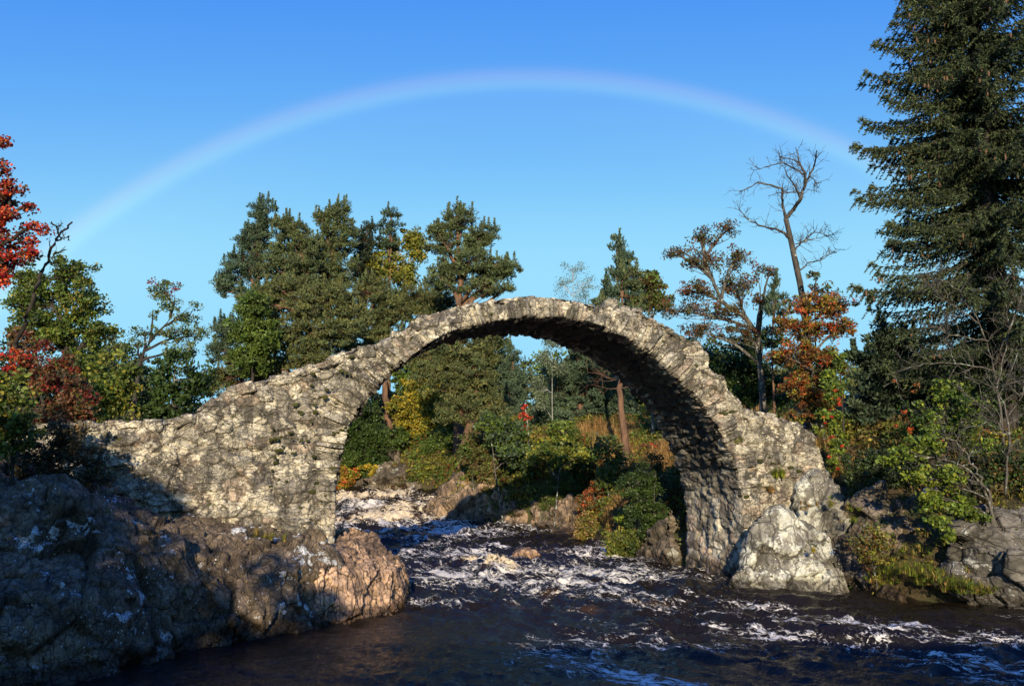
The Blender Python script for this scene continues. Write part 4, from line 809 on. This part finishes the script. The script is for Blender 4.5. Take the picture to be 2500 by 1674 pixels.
plant('cherry_bush', 'large orange and russet cherry bush behind the right end of the bridge', 24.5, [(1830, 700, 50, 26), (1900, 700, 50, 26), (1850, 750, 56, 30), (1920, 750, 40, 26), (1830, 810, 60, 34), (1890, 830, 50, 36), (1830, 880, 46, 36), (1880, 910, 46, 36), (1800, 740, 34, 22), (1850, 945, 40, 24), (1780, 810, 30, 12)], ['orange', 'rust', 'rust', 'ygreen'], base=1860, rad=.09, L=.095, W=.045, clr=.17, nlf=44, cover=3.3, twigs=30, cat='cherry bush', bark='lichen')
plant('rowan_tree', 'green rowan with red berries hanging down beside the orange bush', 23.0, [(1900, 890, 24, 40), (1890, 960, 26, 40), (1910, 1010, 20, 36), (1920, 820, 20, 26), (1905, 1060, 18, 20)], ['lime', 'green'], base=1925, rad=.05, L=.11, W=.05, clr=.16, nlf=34, cat='rowan tree', bark='dark', extra=lambda tb, lv, path, rng, k: [cluster(lv, at(rng.uniform(1875, 1930), rng.uniform(830, 1080), 22.7), 'leaf', .06, 16, .05, .045, 'red', rng) for _ in range(14)])
plant('rowan_tree', 'thin rowan top with red tinged leaves right of the dead trunk', 25, [(1870, 660, 26, 20), (1890, 680, 30, 14), (1865, 630, 12, 12)], ['green', 'cherry'], base=1880, rad=.05, L=.12, W=.05, clr=.17, nlf=26, cover=1.6, cat='rowan tree')
plant('young_pine', 'slim young pine leader between the cherry and the dead tree', 25.5, [(1771, 645, 10, 14), (1771, 680, 22, 12), (1771, 705, 26, 12)], 'bpine', kind='pine', base=1771, rad=.05, L=.2, W=.03, clr=.18, nlf=50, cat='young pine', bark='pine', up=1.2)
plant('fir_tree', 'dense dark blue green conifer below the branches of the big spruce', 25.5, [(2010, 770, 40, 40), (1990, 840, 50, 50), (2060, 800, 60, 60), (2040, 900, 70, 60), (1990, 940, 50, 50), (2110, 880, 60, 60), (2060, 980, 70, 40)], ['dkfir', 'bpine'], kind='pine', base=2040, rad=.2, L=.17, W=.06, clr=.28, nlf=70, cat='conifer', bark='dark', cover=2.4)
plant('alder_tree', 'dark leafy tree in shade behind the right arm under the cherry', 30, [(1640, 830, 60, 40), (1720, 850, 60, 50), (1670, 900, 60, 40), (1760, 900, 60, 40), (1560, 800, 40, 40), (1730, 780, 60, 30)], 'dgreen', base=1700, rad=.12, cat='broadleaved tree', bark='dark', **{**bk, 'L': .12, 'W': .08, 'clr': .3})
plant('alder_tree', 'dark bushy tree filling the bank under the big spruce at the right edge', 24, [(2200, 900, 80, 70), (2300, 860, 70, 80), (2180, 1000, 80, 50), (2290, 1000, 70, 60), (2330, 940, 40, 80), (2120, 1020, 60, 40)], ['dkfir', 'dgreen'], base=2230, rad=.15, cat='broadleaved tree', bark='dark', **{**bk, 'L': .11, 'W': .07, 'clr': .28, 'cover': 2.2})
def spruce():
    Y = 24.0; rng = np.random.default_rng(8); k = mpp(Y); b0 = at(2296, 900, Y); b0[2] = gz(b0[0], Y) - .3; H = 25.0
    root = empty('spruce_tree', b0, 'very tall dark spruce with drooping cone laden branches at the right edge', 'spruce tree'); tb = Buf(); lv = Leaves(); cones = Buf()
    ax = lambda z: np.array([b0[0] + .004 * z, b0[1], b0[2] + z])
    zs = np.linspace(0, H, 30); tube(tb, [ax(z) for z in zs], .34 * (1 - zs / H) + .02, 10, wob=.08, rng=rng)
    tips = [at(px, py, Y + dy) for px, py, dy in [(2065, 8, 0), (2012, 98, -.5), (1990, 178, .3), (1978, 290, -.3), (1953, 340, 0), (2000, 365, .5), (1963, 462, -.2), (1990, 448, .6), (2035, 565, .3), (2008, 628, 0), (1960, 665, -.4), (1990, 690, .4), (2045, 60, .3), (2020, 230, -1), (2040, 330, .7), (2030, 520, -.9), (2090, 30, -.8)]]
    br = [(t + rng.normal(0, .12, 3) * (j > 0), True) for t in tips for j in range(3)]
    for i in range(480):
        z = rng.uniform(2.5, 17.5) if i < 445 else rng.uniform(17, 24); a = rng.uniform(0, 2 * PI)
        rmax = 4.1 * (1 - (z / H) ** 1.6) * rng.uniform(.55, 1.0); t = ax(z) + np.array([math.cos(a), math.sin(a), 0]) * rmax + [0, 0, -rng.uniform(.0, .5) * rmax * .4]; br.append((t, False))
    for t, lead in br:
        r = np.linalg.norm((t - ax(0))[:2]); s0 = np.array([b0[0], b0[1], t[2] + r * .16 + .1]); n = max(5, int(r / .14))
        p = bez(s0, t, n, [0, 0, -.07 * r], rng, .02); p[-3:, 2] += np.array([.0, .03, .08]) 
        tube(tb, p, np.linspace(.035, .008, n), 4)
        d = np.gradient(p, axis=0); d /= np.linalg.norm(d, axis=1)[:, None]; side = np.cross(d, [0, 0, 1.]); side /= np.linalg.norm(side, axis=1)[:, None]
        f0 = int(n * .12)
        for i in range(f0, n):
            w = 1 - .75 * (i - f0) / (n - f0)
            for sg in (-1, 1, 0):
                L = rng.uniform(.22, .6) * (w if sg else 1) * (.9 if sg else .6); m = max(3, int(L / .055))
                tt = np.linspace(0, 1, m)[:, None]; dr = (side[i] * sg * .8 + d[i] * .55 + [0, 0, -.15 - .45 * rng.random()]) if sg else (d[i] * .7 + [0, 0, -.8])
                q = p[i] + dr * L * tt + np.array([0, 0, -.22 * L]) * tt ** 2
                m2 = m * 4; qq = np.repeat(q, 4, 0); dd = dr / np.linalg.norm(dr) * .9 + rng.normal(0, .55, (m2, 3))
                lv.add(qq, dd, rng.uniform(.10, .18, m2), .036, pick(['dkfir', 'dkfir', 'pine'] if not lead else ['pine', 'dkfir'], m2, rng) * rng.uniform(.75, 1.25), rng)
        dd = d[-1] + rng.normal(0, .5, (24, 3)); lv.add(p[-1] + rng.normal(0, .05, (24, 3)), dd, .14, .03, pick('pine', 24, rng), rng)
        if rng.random() < .45:
            for _ in range(rng.integers(1, 5)):
                c = p[rng.integers(n // 2, n)] + [rng.normal(0, .08), rng.normal(0, .08), -.18]; rough_stone(cones, c, np.eye(3), np.array([.024, .024, .075]), rng, 3, .9, .1, np.array([.16, .085, .045]))
    for nm, me in (('trunk', tb.mesh('trunk', BARK['dark'], True)), ('crown', lv.mesh('crown', MAT_NEEDLE)), ('cones', cones.mesh('cones', MAT_NEEDLE, True))):
        me.transform(Matrix.Translation(-root.location)); o = bpy.data.objects.new(nm, me); col.objects.link(o); o.parent = root
        if nm == 'cones': o['kind'] = 'stuff'
spruce()
def bare_tree(name, label, Y, paths, bark, seed, tw=10, tl=.7, depth=2, leaf=None, cat='bare tree', rmin=.008):
    rng = np.random.default_rng(seed); b0 = at(paths[0][0][0][0], paths[0][0][0][1], Y); b0[2] = min(gz(b0[0], Y) - .1, b0[2]); root = empty(name, b0, label, cat); b = Buf()
    for pi, (pts, r) in enumerate(paths):
        p = pxpath([(q[0], q[1], rng.uniform(-.3, .3) * (i > 0)) for i, q in enumerate(pts)], Y, .02, rng)
        if pi == 0: p = np.vstack([b0, p])
        tube(b, p, np.linspace(r, max(rmin, r * .3), len(p)), 6, wob=.1, rng=rng)
        for _ in range(tw):
            i = rng.integers(2, len(p)); t = p[i] - p[i - 1]; t /= np.linalg.norm(t) + 1e-9; n = rng.normal(0, 1, 3) * [1, .6, 1]; n -= (n @ t) * t; n /= np.linalg.norm(n)
            twiggy(b, p[i], t * .6 + n * .8 + [0, 0, .1], rng.uniform(.4, 1) * tl, .014, depth, rng, .7, .08, 5, 3, 4)
    me = b.mesh('trunk', BARK[bark], True); me.transform(Matrix.Translation(-root.location)); o = bpy.data.objects.new('trunk', me); col.objects.link(o); o.parent = root; return root
bare_tree('bare_tree', 'grey lichened leafless shrub with fine twigs in front of the spruce trunk', 21.5, [([(2290, 950), (2270, 820), (2240, 740), (2190, 660), (2150, 640)], .032), ([(2280, 880), (2310, 760), (2300, 690), (2280, 640)], .025), ([(2240, 740), (2180, 700), (2130, 650)], .025), ([(2260, 780), (2190, 770), (2110, 740)], .022), ([(2280, 850), (2200, 830), (2120, 830), (2050, 850)], .022), ([(2290, 800), (2330, 700), (2345, 650)], .03)], 'lichen', 5, 12, .8, 2)
bare_tree('bare_tree', 'dark twiggy leafless tree rooted on the slab rocks at the right edge', 18.0, [([(2265, 1135), (2225, 1060), (2190, 1010), (2150, 990)], .032), ([(2300, 1130), (2310, 1000), (2290, 900), (2330, 800)], .03), ([(2310, 1000), (2250, 930), (2200, 900)], .025), ([(2225, 1060), (2180, 1070), (2130, 1060)], .025), ([(2300, 960), (2340, 900), (2345, 860)], .02)], 'lichen', 9, 9, .7, 2)
plant('oak_sapling', 'sunlit lime green leafy branches hanging over the right bank rocks', 18.0, [(2060, 1040, 46, 18), (2030, 1060, 30, 12), (2110, 1020, 40, 22), (2160, 1090, 44, 26), (2130, 1140, 34, 24), (2200, 1160, 40, 22), (2230, 1180, 26, 12), (2150, 1190, 24, 18), (2170, 1220, 16, 12), (2090, 1090, 30, 14)], ['lime', 'green', 'lime'], base=2262, trunk=[(2262, 1135), (2225, 1070), (2170, 1050), (2100, 1040)], rad=.045, L=.09, W=.065, clr=.14, nlf=30, cover=2.6, cat='oak sapling', bark='lichen', twigs=25)
plant('rowan_tree', 'green rowan with a few orange leaves in front of the dark conifer', 20.5, [(2170, 920, 50, 40), (2110, 950, 44, 34), (2220, 960, 54, 44), (2140, 1000, 50, 36), (2210, 900, 34, 26), (2150, 880, 20, 30), (2250, 1020, 40, 34)], ['green', 'lime', 'dgreen'], base=2190, rad=.06, L=.10, W=.055, clr=.2, nlf=36, cover=1.8, cat='rowan tree', bark='dark', extra=lambda tb, lv, path, rng, k: [cluster(lv, at(rng.uniform(2040, 2200), rng.uniform(860, 1090), 20.0), 'leaf', .08, 14, .08, .05, 'orange', rng) for _ in range(12)])
plant('bank_bush', 'orange and olive bush growing beside the pointed boulder at the water', 18.9, [(1985, 1215, 30, 22), (2010, 1240, 32, 22), (1960, 1250, 26, 18), (2000, 1275, 40, 16)], ['olive', 'rust', 'ygreen'], base=1990, L=.06, W=.035, clr=.13, nlf=40, cat='bush', rad=.02)
plant('ivy_bush', 'dark low bush between the rowan and the brown rock face', 20.8, [(2000, 1050, 40, 30), (2050, 1080, 40, 24), (1960, 1060, 30, 34), (2090, 1040, 40, 30)], ['dgreen', 'dkfir'], base=2010, rad=.03, L=.08, W=.05, clr=.17, nlf=40, cat='bush', bark='dark')
plant('ivy_bush', 'dark bush behind the slab rocks under the twiggy tree at the right edge', 19.5, [(2240, 1070, 50, 34), (2310, 1060, 50, 44), (2180, 1060, 40, 30), (2330, 1110, 34, 24)], ['dgreen', 'dkfir', 'brown'], base=2270, rad=.03, L=.08, W=.05, clr=.17, nlf=40, cat='bush', bark='dark')
# ================================================================== left bank
lk = dict(L=.12, W=.08, clr=.28, nlf=52)
plant('lime_tree', 'round crowned green tree at the left behind the scarlet maple', 30, [(150, 625, 60, 40), (110, 680, 60, 44), (190, 690, 54, 50), (140, 760, 70, 50), (225, 770, 44, 44), (90, 760, 60, 50), (190, 840, 60, 40), (60, 700, 40, 50), (60, 640, 36, 40)], ['green', 'dgreen', 'green', 'ygreen'], base=150, rad=.2, bark='dark', cat='broadleaved tree', **{**lk, 'clr': .30, 'cover': 3.2})
plant('rowan_tree', 'crooked thin rowan with sparse leaves and red berries behind the left wall', 28, [(375, 660, 34, 20), (390, 690, 40, 18), (430, 720, 34, 24), (400, 760, 50, 24), (450, 770, 26, 30), (330, 760, 34, 14), (310, 790, 24, 20), (420, 800, 40, 20), (350, 720, 16, 12)], ['green', 'pale'], base=310, trunk=[(308, 920), (318, 830), (345, 770), (390, 740), (400, 680)], rad=.1, bark='dark', cat='rowan tree', L=.10, W=.05, clr=.2, nlf=26, cover=2.3, twigs=40, extra=lambda tb, lv, path, rng, k: [cluster(lv, at(rng.uniform(340, 410), rng.uniform(635, 680), 28), 'leaf', .1, 12, .07, .05, 'dred', rng) for _ in range(22)])
plant('hazel_bush', 'yellow green bush behind the left wall between tree and hawthorn', 25, [(250, 840, 44, 30), (270, 880, 44, 34), (230, 900, 34, 34), (300, 860, 26, 34), (260, 930, 50, 20)], ['ygreen', 'green'], base=255, rad=.07, cat='bush', **lk)
plant('hawthorn_bush', 'dark green hawthorn with grey twigs on top behind the left wall', 26, [(400, 840, 50, 34), (370, 880, 40, 34), (430, 890, 46, 40), (400, 930, 66, 30), (460, 870, 30, 40), (350, 930, 40, 26)], 'dgreen', base=400, rad=.09, bark='lichen', cat='bush', twigs=60, **lk)
plant('dogwood_bush', 'dark reddish brown bush behind the left wall near the left edge', 21, [(150, 860, 54, 40), (110, 900, 50, 44), (180, 920, 40, 34), (90, 840, 40, 30), (140, 950, 60, 20), (60, 790, 50, 40)], ['rust', 'brown', 'dred'], base=130, rad=.07, bark='dark', cat='bush', **{**lk, 'L': .09, 'W': .055, 'clr': .22, 'cover': 2})
plant('maple_tree', 'scarlet autumn maple reaching in at the left edge of the picture', 15, [(2, 330, 16, 20), (12, 385, 30, 16), (40, 425, 36, 14), (20, 450, 44, 20), (60, 470, 30, 10), (10, 500, 60, 24), (70, 520, 42, 14), (20, 550, 66, 24), (70, 570, 40, 18), (10, 600, 60, 20), (10, 640, 36, 18), (-40, 480, 60, 90), (-50, 600, 60, 60), (10, 810, 40, 12), (60, 830, 26, 12), (30, 840, 30, 10)], ['red', 'dred', 'red', 'rust'], base=-90, trunk=[(-80, 800), (-50, 560), (-30, 300)], rad=.14, bark='dark', cat='maple tree', L=.062, W=.052, clr=.15, nlf=46, cover=1.9, twigs=22)
bare_tree('bare_tree', 'leaning dark leafless trunk with forked tip beside the scarlet maple', 15.5, [([(10, 900), (30, 800), (55, 740), (85, 650), (110, 590), (128, 545), (140, 525), (165, 508)], .055), ([(135, 535), (125, 515), (118, 508)], .02), ([(128, 550), (145, 545), (158, 540)], .016), ([(110, 590), (135, 575), (150, 570)], .012)], 'dark', 15, 3, .25, 1)
plant('maple_bush', 'olive and yellow leaved bush low at the left edge above the dark rock', 13.5, [(30, 900, 60, 40), (10, 960, 60, 44), (60, 980, 40, 34), (20, 1020, 60, 26), (-30, 900, 50, 60)], ['olive', 'ygreen', 'green'], base=20, rad=.05, bark='dark', cat='bush', L=.075, W=.06, clr=.15, nlf=40, cover=2.2)
plant('juniper_bush', 'black green shaded bush between the dark rock and the end of the wall', 14.6, [(130, 990, 54, 34), (100, 1030, 60, 40), (170, 1020, 50, 40), (60, 1070, 70, 40), (200, 1060, 40, 34), (140, 1100, 60, 30), (220, 1100, 40, 26), (20, 1100, 50, 40)], ['dkfir', 'brown'], base=130, rad=.05, bark='dark', cat='bush', L=.08, W=.03, clr=.17, nlf=60, cover=2.4)
# ================================================================== trees standing behind the photographer: they shade the near water and the dark rock
def shade_tree(x, y, H, w, seed, label, dn=70):
    rng = np.random.default_rng(seed); z0 = gz(x, y) - .2; root = empty('beech_tree', (x, y, z0), label, 'beech tree', 'trees behind the viewpoint'); tb = Buf(); lv = Leaves()
    tube(tb, bez(np.array([x, y, z0]), np.array([x + rng.normal(0, .4), y, z0 + H * .9]), 12, [rng.normal(0, .3), 0, 0], rng), np.linspace(.3, .05, 12), 8)
    for i in range(int(dn * w)):
        o = rng.normal(size=3); o /= np.linalg.norm(o); o *= rng.random() ** .4; c = np.array([x, y, z0 + H * .6]) + o * [w, w, H * .40]
        tube(tb, bez(np.array([x, y, z0 + H * .35 + (c[2] - z0 - H * .35) * .4]), c, 4, [0, 0, .2], rng), np.linspace(.05, .01, 4), 3)
        cluster(lv, c, 'leaf', .62, 60, .30, .22, 'green', rng)
    for nm, me in (('trunk', tb.mesh('trunk', BARK['grey'], True)), ('crown', lv.mesh('crown', MAT_LEAF))):
        me.transform(Matrix.Translation(-root.location)); o = bpy.data.objects.new(nm, me); col.objects.link(o); o.parent = root
for x, y, H, w, sd, lb in [(-5.4, -10, 8.8, 2.0, 1, 'young beech behind the viewpoint nearest the river on the left bank'), (-8.6, -9, 9.7, 2.8, 2, 'beech behind the viewpoint, second from the river on the left bank'), (-12.8, -8, 12.5, 3.2, 3, 'beech behind the viewpoint, farthest from the river on the left bank'), (17.8, -10, 16.5, 3.2, 4, 'tall beech behind the viewpoint on the right bank'), (23.5, -9, 18.0, 3.6, 5, 'tallest beech behind the viewpoint, far out on the right bank')]:
    shade_tree(x, y, H, w, sd, lb, (50, 60, 70, 70, 70)[sd - 1])
def road_bridge():
    """the road bridge behind the photographer: it throws the shade over the near water"""
    root = empty('road_bridge', (4, -10, 0), 'stone road bridge with a parapet behind the viewpoint', 'bridge')
    zt = 7.35; a = np.linspace(PI, 0, 25); arch = [(4 + 8 * math.cos(t), .2 + 4.3 * math.sin(t)) for t in a]
    out = [(-16, -1)] + [(-4, -1)] + arch + [(12, -1), (26, -1), (26, zt), (-16, zt)]; n = len(out)
    for nm, y0, y1 in (('spandrel', -9.4, -9.0), ('spandrel', -13.4, -13.0)):
        v = [(p[0], y0, p[1]) for p in out] + [(p[0], y1, p[1]) for p in out]; loops = list(range(n)) + list(range(2 * n - 1, n - 1, -1)); sizes = [n, n]
        for i in range(n): j = (i + 1) % n; loops += [i, i + n, j + n, j]; sizes.append(4)
        me = mesh_from(nm, v, loops, np.array(sizes, np.int32), m_bridge, np.ones((len(sizes), 3)) * .3); me.transform(Matrix.Translation(-root.location)); o = bpy.data.objects.new(nm, me); col.objects.link(o); o.parent = root
    b = Buf()
    for i in range(24):
        p, q = arch[i], arch[i + 1]; b.add([(p[0], -13, p[1]), (q[0], -13, q[1]), (q[0], -9.4, q[1]), (p[0], -9.4, p[1])], [[0, 1, 2, 3]], [.25, .22, .18])
    b.add([(-16, -13, 6.3), (26, -13, 6.3), (26, -9.4, 6.3), (-16, -9.4, 6.3)], [[0, 1, 2, 3]], [.1, .1, .1])
    me = b.mesh('deck', m_bridge); me.transform(Matrix.Translation(-root.location)); o = bpy.data.objects.new('deck', me); col.objects.link(o); o.parent = root
road_bridge()
# ------------------------------------------------------------------ ground cover nobody could count
def scatter(n, x0, x1, y0, y1, rng, shore=.15, test=None):
    x = rng.uniform(x0, x1, n); y = rng.uniform(y0, y1, n); d = np.maximum(shl(y) - x, x - shr(y)); k = d > shore
    inb = ((x - BO[0]) * EV[0] + (y - BO[1]) * EV[1]); k &= ~((inb > -.25) & (inb < BW + .2) & (x < 8.6))
    if test is not None: k &= test(x, y)
    x, y = x[k], y[k]; return np.stack([x, y, zsurf(x, y)], 1)
def undergrowth(name, boxes, dens, label_kind, seed, hgt=.35, scale=1.0, dry='dry'):
    rng = np.random.default_rng(seed); lv = Leaves()
    for x0, x1, y0, y1 in boxes:
        P = scatter(int(dens * (x1 - x0) * (y1 - y0)), x0, x1, y0, y1, rng)
        t1 = vnoise(P * .45, 201); t2 = vnoise(P * .8, 211)
        for q in range(len(P)):
            c = P[q]; s = scale * rng.uniform(.7, 1.3)
            if t1[q] > .12: grass(lv, c, int(16 * s), (.30 + .2 * rng.random()) * s, .25 * s, dry if t2[q] > -.25 else ['dry', 'olive'], rng, .011 * (1 + c[1] / 40), .5)
            elif t1[q] > -.28: grass(lv, c, int(14 * s), .4 * s, .22 * s, ['olive', 'ygreen', 'brown'], rng, .011 * (1 + c[1] / 40), .6)
            if t1[q] < .22: 
                pal = ['olive', 'brown', 'ygreen'] if t2[q] > .2 else (['green', 'olive', 'ygreen'] if t2[q] > -.2 else ['green', 'rust', 'dgreen'])
                cluster(lv, c + [0, 0, hgt * rng.uniform(.2, 1.2)], 'leaf', .26 * s, int(34 * s), .075 * scale * (1 + c[1] / 60), .05 * scale * (1 + c[1] / 60), pal, rng)
    tag(link(name, lv.mesh(name, MAT_GRASS)), kind='stuff')
undergrowth('undergrowth', [(2, 16, 22.5, 33), (-4, 14, 33, 44), (-20, 4, 43, 54)], 12, 'x', 31, .35, 1.0)
undergrowth('rough_grassland', [(-14, 0, 44.5, 52), (-3, 6, 35, 41)], 22, 'x', 41, .3, 1.25)
undergrowth('heath_vegetation', [(8.0, 14, 17, 26), (-24, -5, 18, 30), (-13, -6.5, 15.2, 17)], 7, 'x', 37, .3, .8, ['olive', 'brown', 'dgreen'])
def woodland():
    rng = np.random.default_rng(71); lv = Leaves(); tb = Buf()
    for i in range(230):
        x = rng.uniform(-70, 75); y = rng.uniform(54, 78); h = rng.uniform(3.6, 6.6) + 2.2 * vnoise(np.array([[x * .12, 3., 0]]), 5)[0] - (2.2 if -3.5 < x < 1.5 else 0); z = gz(x, y)
        tube(tb, [(x, y, z - .2), (x + .1, y, z + h * .8)], [.12, .04], 4)
        pal = [['dkfir', 'pine'], ['dgreen', 'green'], ['olive', 'pine']][rng.integers(0, 3)]
        o = rng.normal(size=(34, 3)); o /= np.linalg.norm(o, axis=1)[:, None]; cc = np.array([x, y, z + h * .52]) + o * [2.1, 1.6, h * .5] * (rng.random(34) ** .4)[:, None]
        cluster(lv, cc, 'pine', .7, 42, .34, .16, pal, rng)
    tag(link('woodland', lv.mesh('woodland', MAT_NEEDLE)), kind='stuff'); tag(link('woodland_stems', tb.mesh('woodland_stems', BARK['dark'])), kind='stuff')
woodland()
# ------------------------------------------------------------------ grass on the right bank and in the cracks of the rocks
def bank_grass():
    rng = np.random.default_rng(77); lv = Leaves()
    pts = []
    for px, py, Y, n, h, rx, ry in [(2060, 1300, 18.75, 26, .4, 50, 24), (2120, 1320, 18.3, 34, .45, 50, 26), (2180, 1335, 18.0, 34, .42, 50, 22), (2240, 1350, 17.6, 26, .36, 40, 14), (2100, 1262, 19.0, 14, .35, 40, 20), (2020, 1320, 18.9, 14, .3, 34, 16), (2120, 1170, 19.3, 8, .4, 16, 10), (2160, 1240, 18.7, 9, .4, 14, 10), (1950, 1180, 19.9, 10, .3, 20, 26), (1900, 1150, 20.2, 8, .25, 12, 16)]:
        for _ in range(n): pts.append((at(px + rng.normal(0, rx * .5), py + rng.normal(0, ry * .5), Y + rng.normal(0, .15)), h))
    for c, h in pts: grass(lv, c, 20, h * rng.uniform(.45, 1.1), .2, ['lime', 'ygreen', 'green'] if rng.random() < .65 else ['dry', 'ygreen', 'olive'], rng, .007, 1.1, 4)
    tag(link('bank_grass', lv.mesh('bank_grass', MAT_GRASS)), kind='stuff')
bank_grass()
def tuft(label, px, py, Y, n, h, sp, pal, sd, m=6):
    rng = np.random.default_rng(sd); lv = Leaves(); c = at(px, py, Y); P = np.array([c + rng.normal(0, sp, 3) * [1, .5, .35] for _ in range(m)])
    for p in P: grass(lv, p, n, h, .1, pal, rng, .007, .7, 4)
    me = lv.mesh('grass_tuft', MAT_GRASS); me.transform(Matrix.Translation(Vector([-float(k) for k in c]))); o = link('grass_tuft', me); o.location = Vector([float(k) for k in c])
    tag(o, label, 'grass', 'grass tufts on rocks and walls')
tuft('tall green grass tuft sprouting from the wall above the pointed boulder', 1785, 1092, 20.95, 45, .42, .12, ['lime', 'ygreen'], 1)
tuft('dry straw coloured grass hanging below the green tuft on the wall', 1765, 1125, 20.9, 30, .3, .08, 'dry', 2)
tuft('sunlit grass clump at the foot of the left pier on the dark rock', 588, 1236, 16.35, 60, .26, .16, ['ygreen', 'lime', 'dry'], 3, 9)
tuft('short grass in the gap between pale boulder and grey shoulder rock', 1840, 1160, 20.1, 30, .24, .12, ['olive', 'dry'], 4)
tuft('yellow flowering weed between the boulder and the orange bush', 1862, 1262, 19.2, 26, .18, .05, 'yellow', 5, 3)
tuft('rough grass fringe on the bridge wall by the rowan', 1880, 1020, 21.4, 40, .4, .16, ['dry', 'olive'], 6, 8)
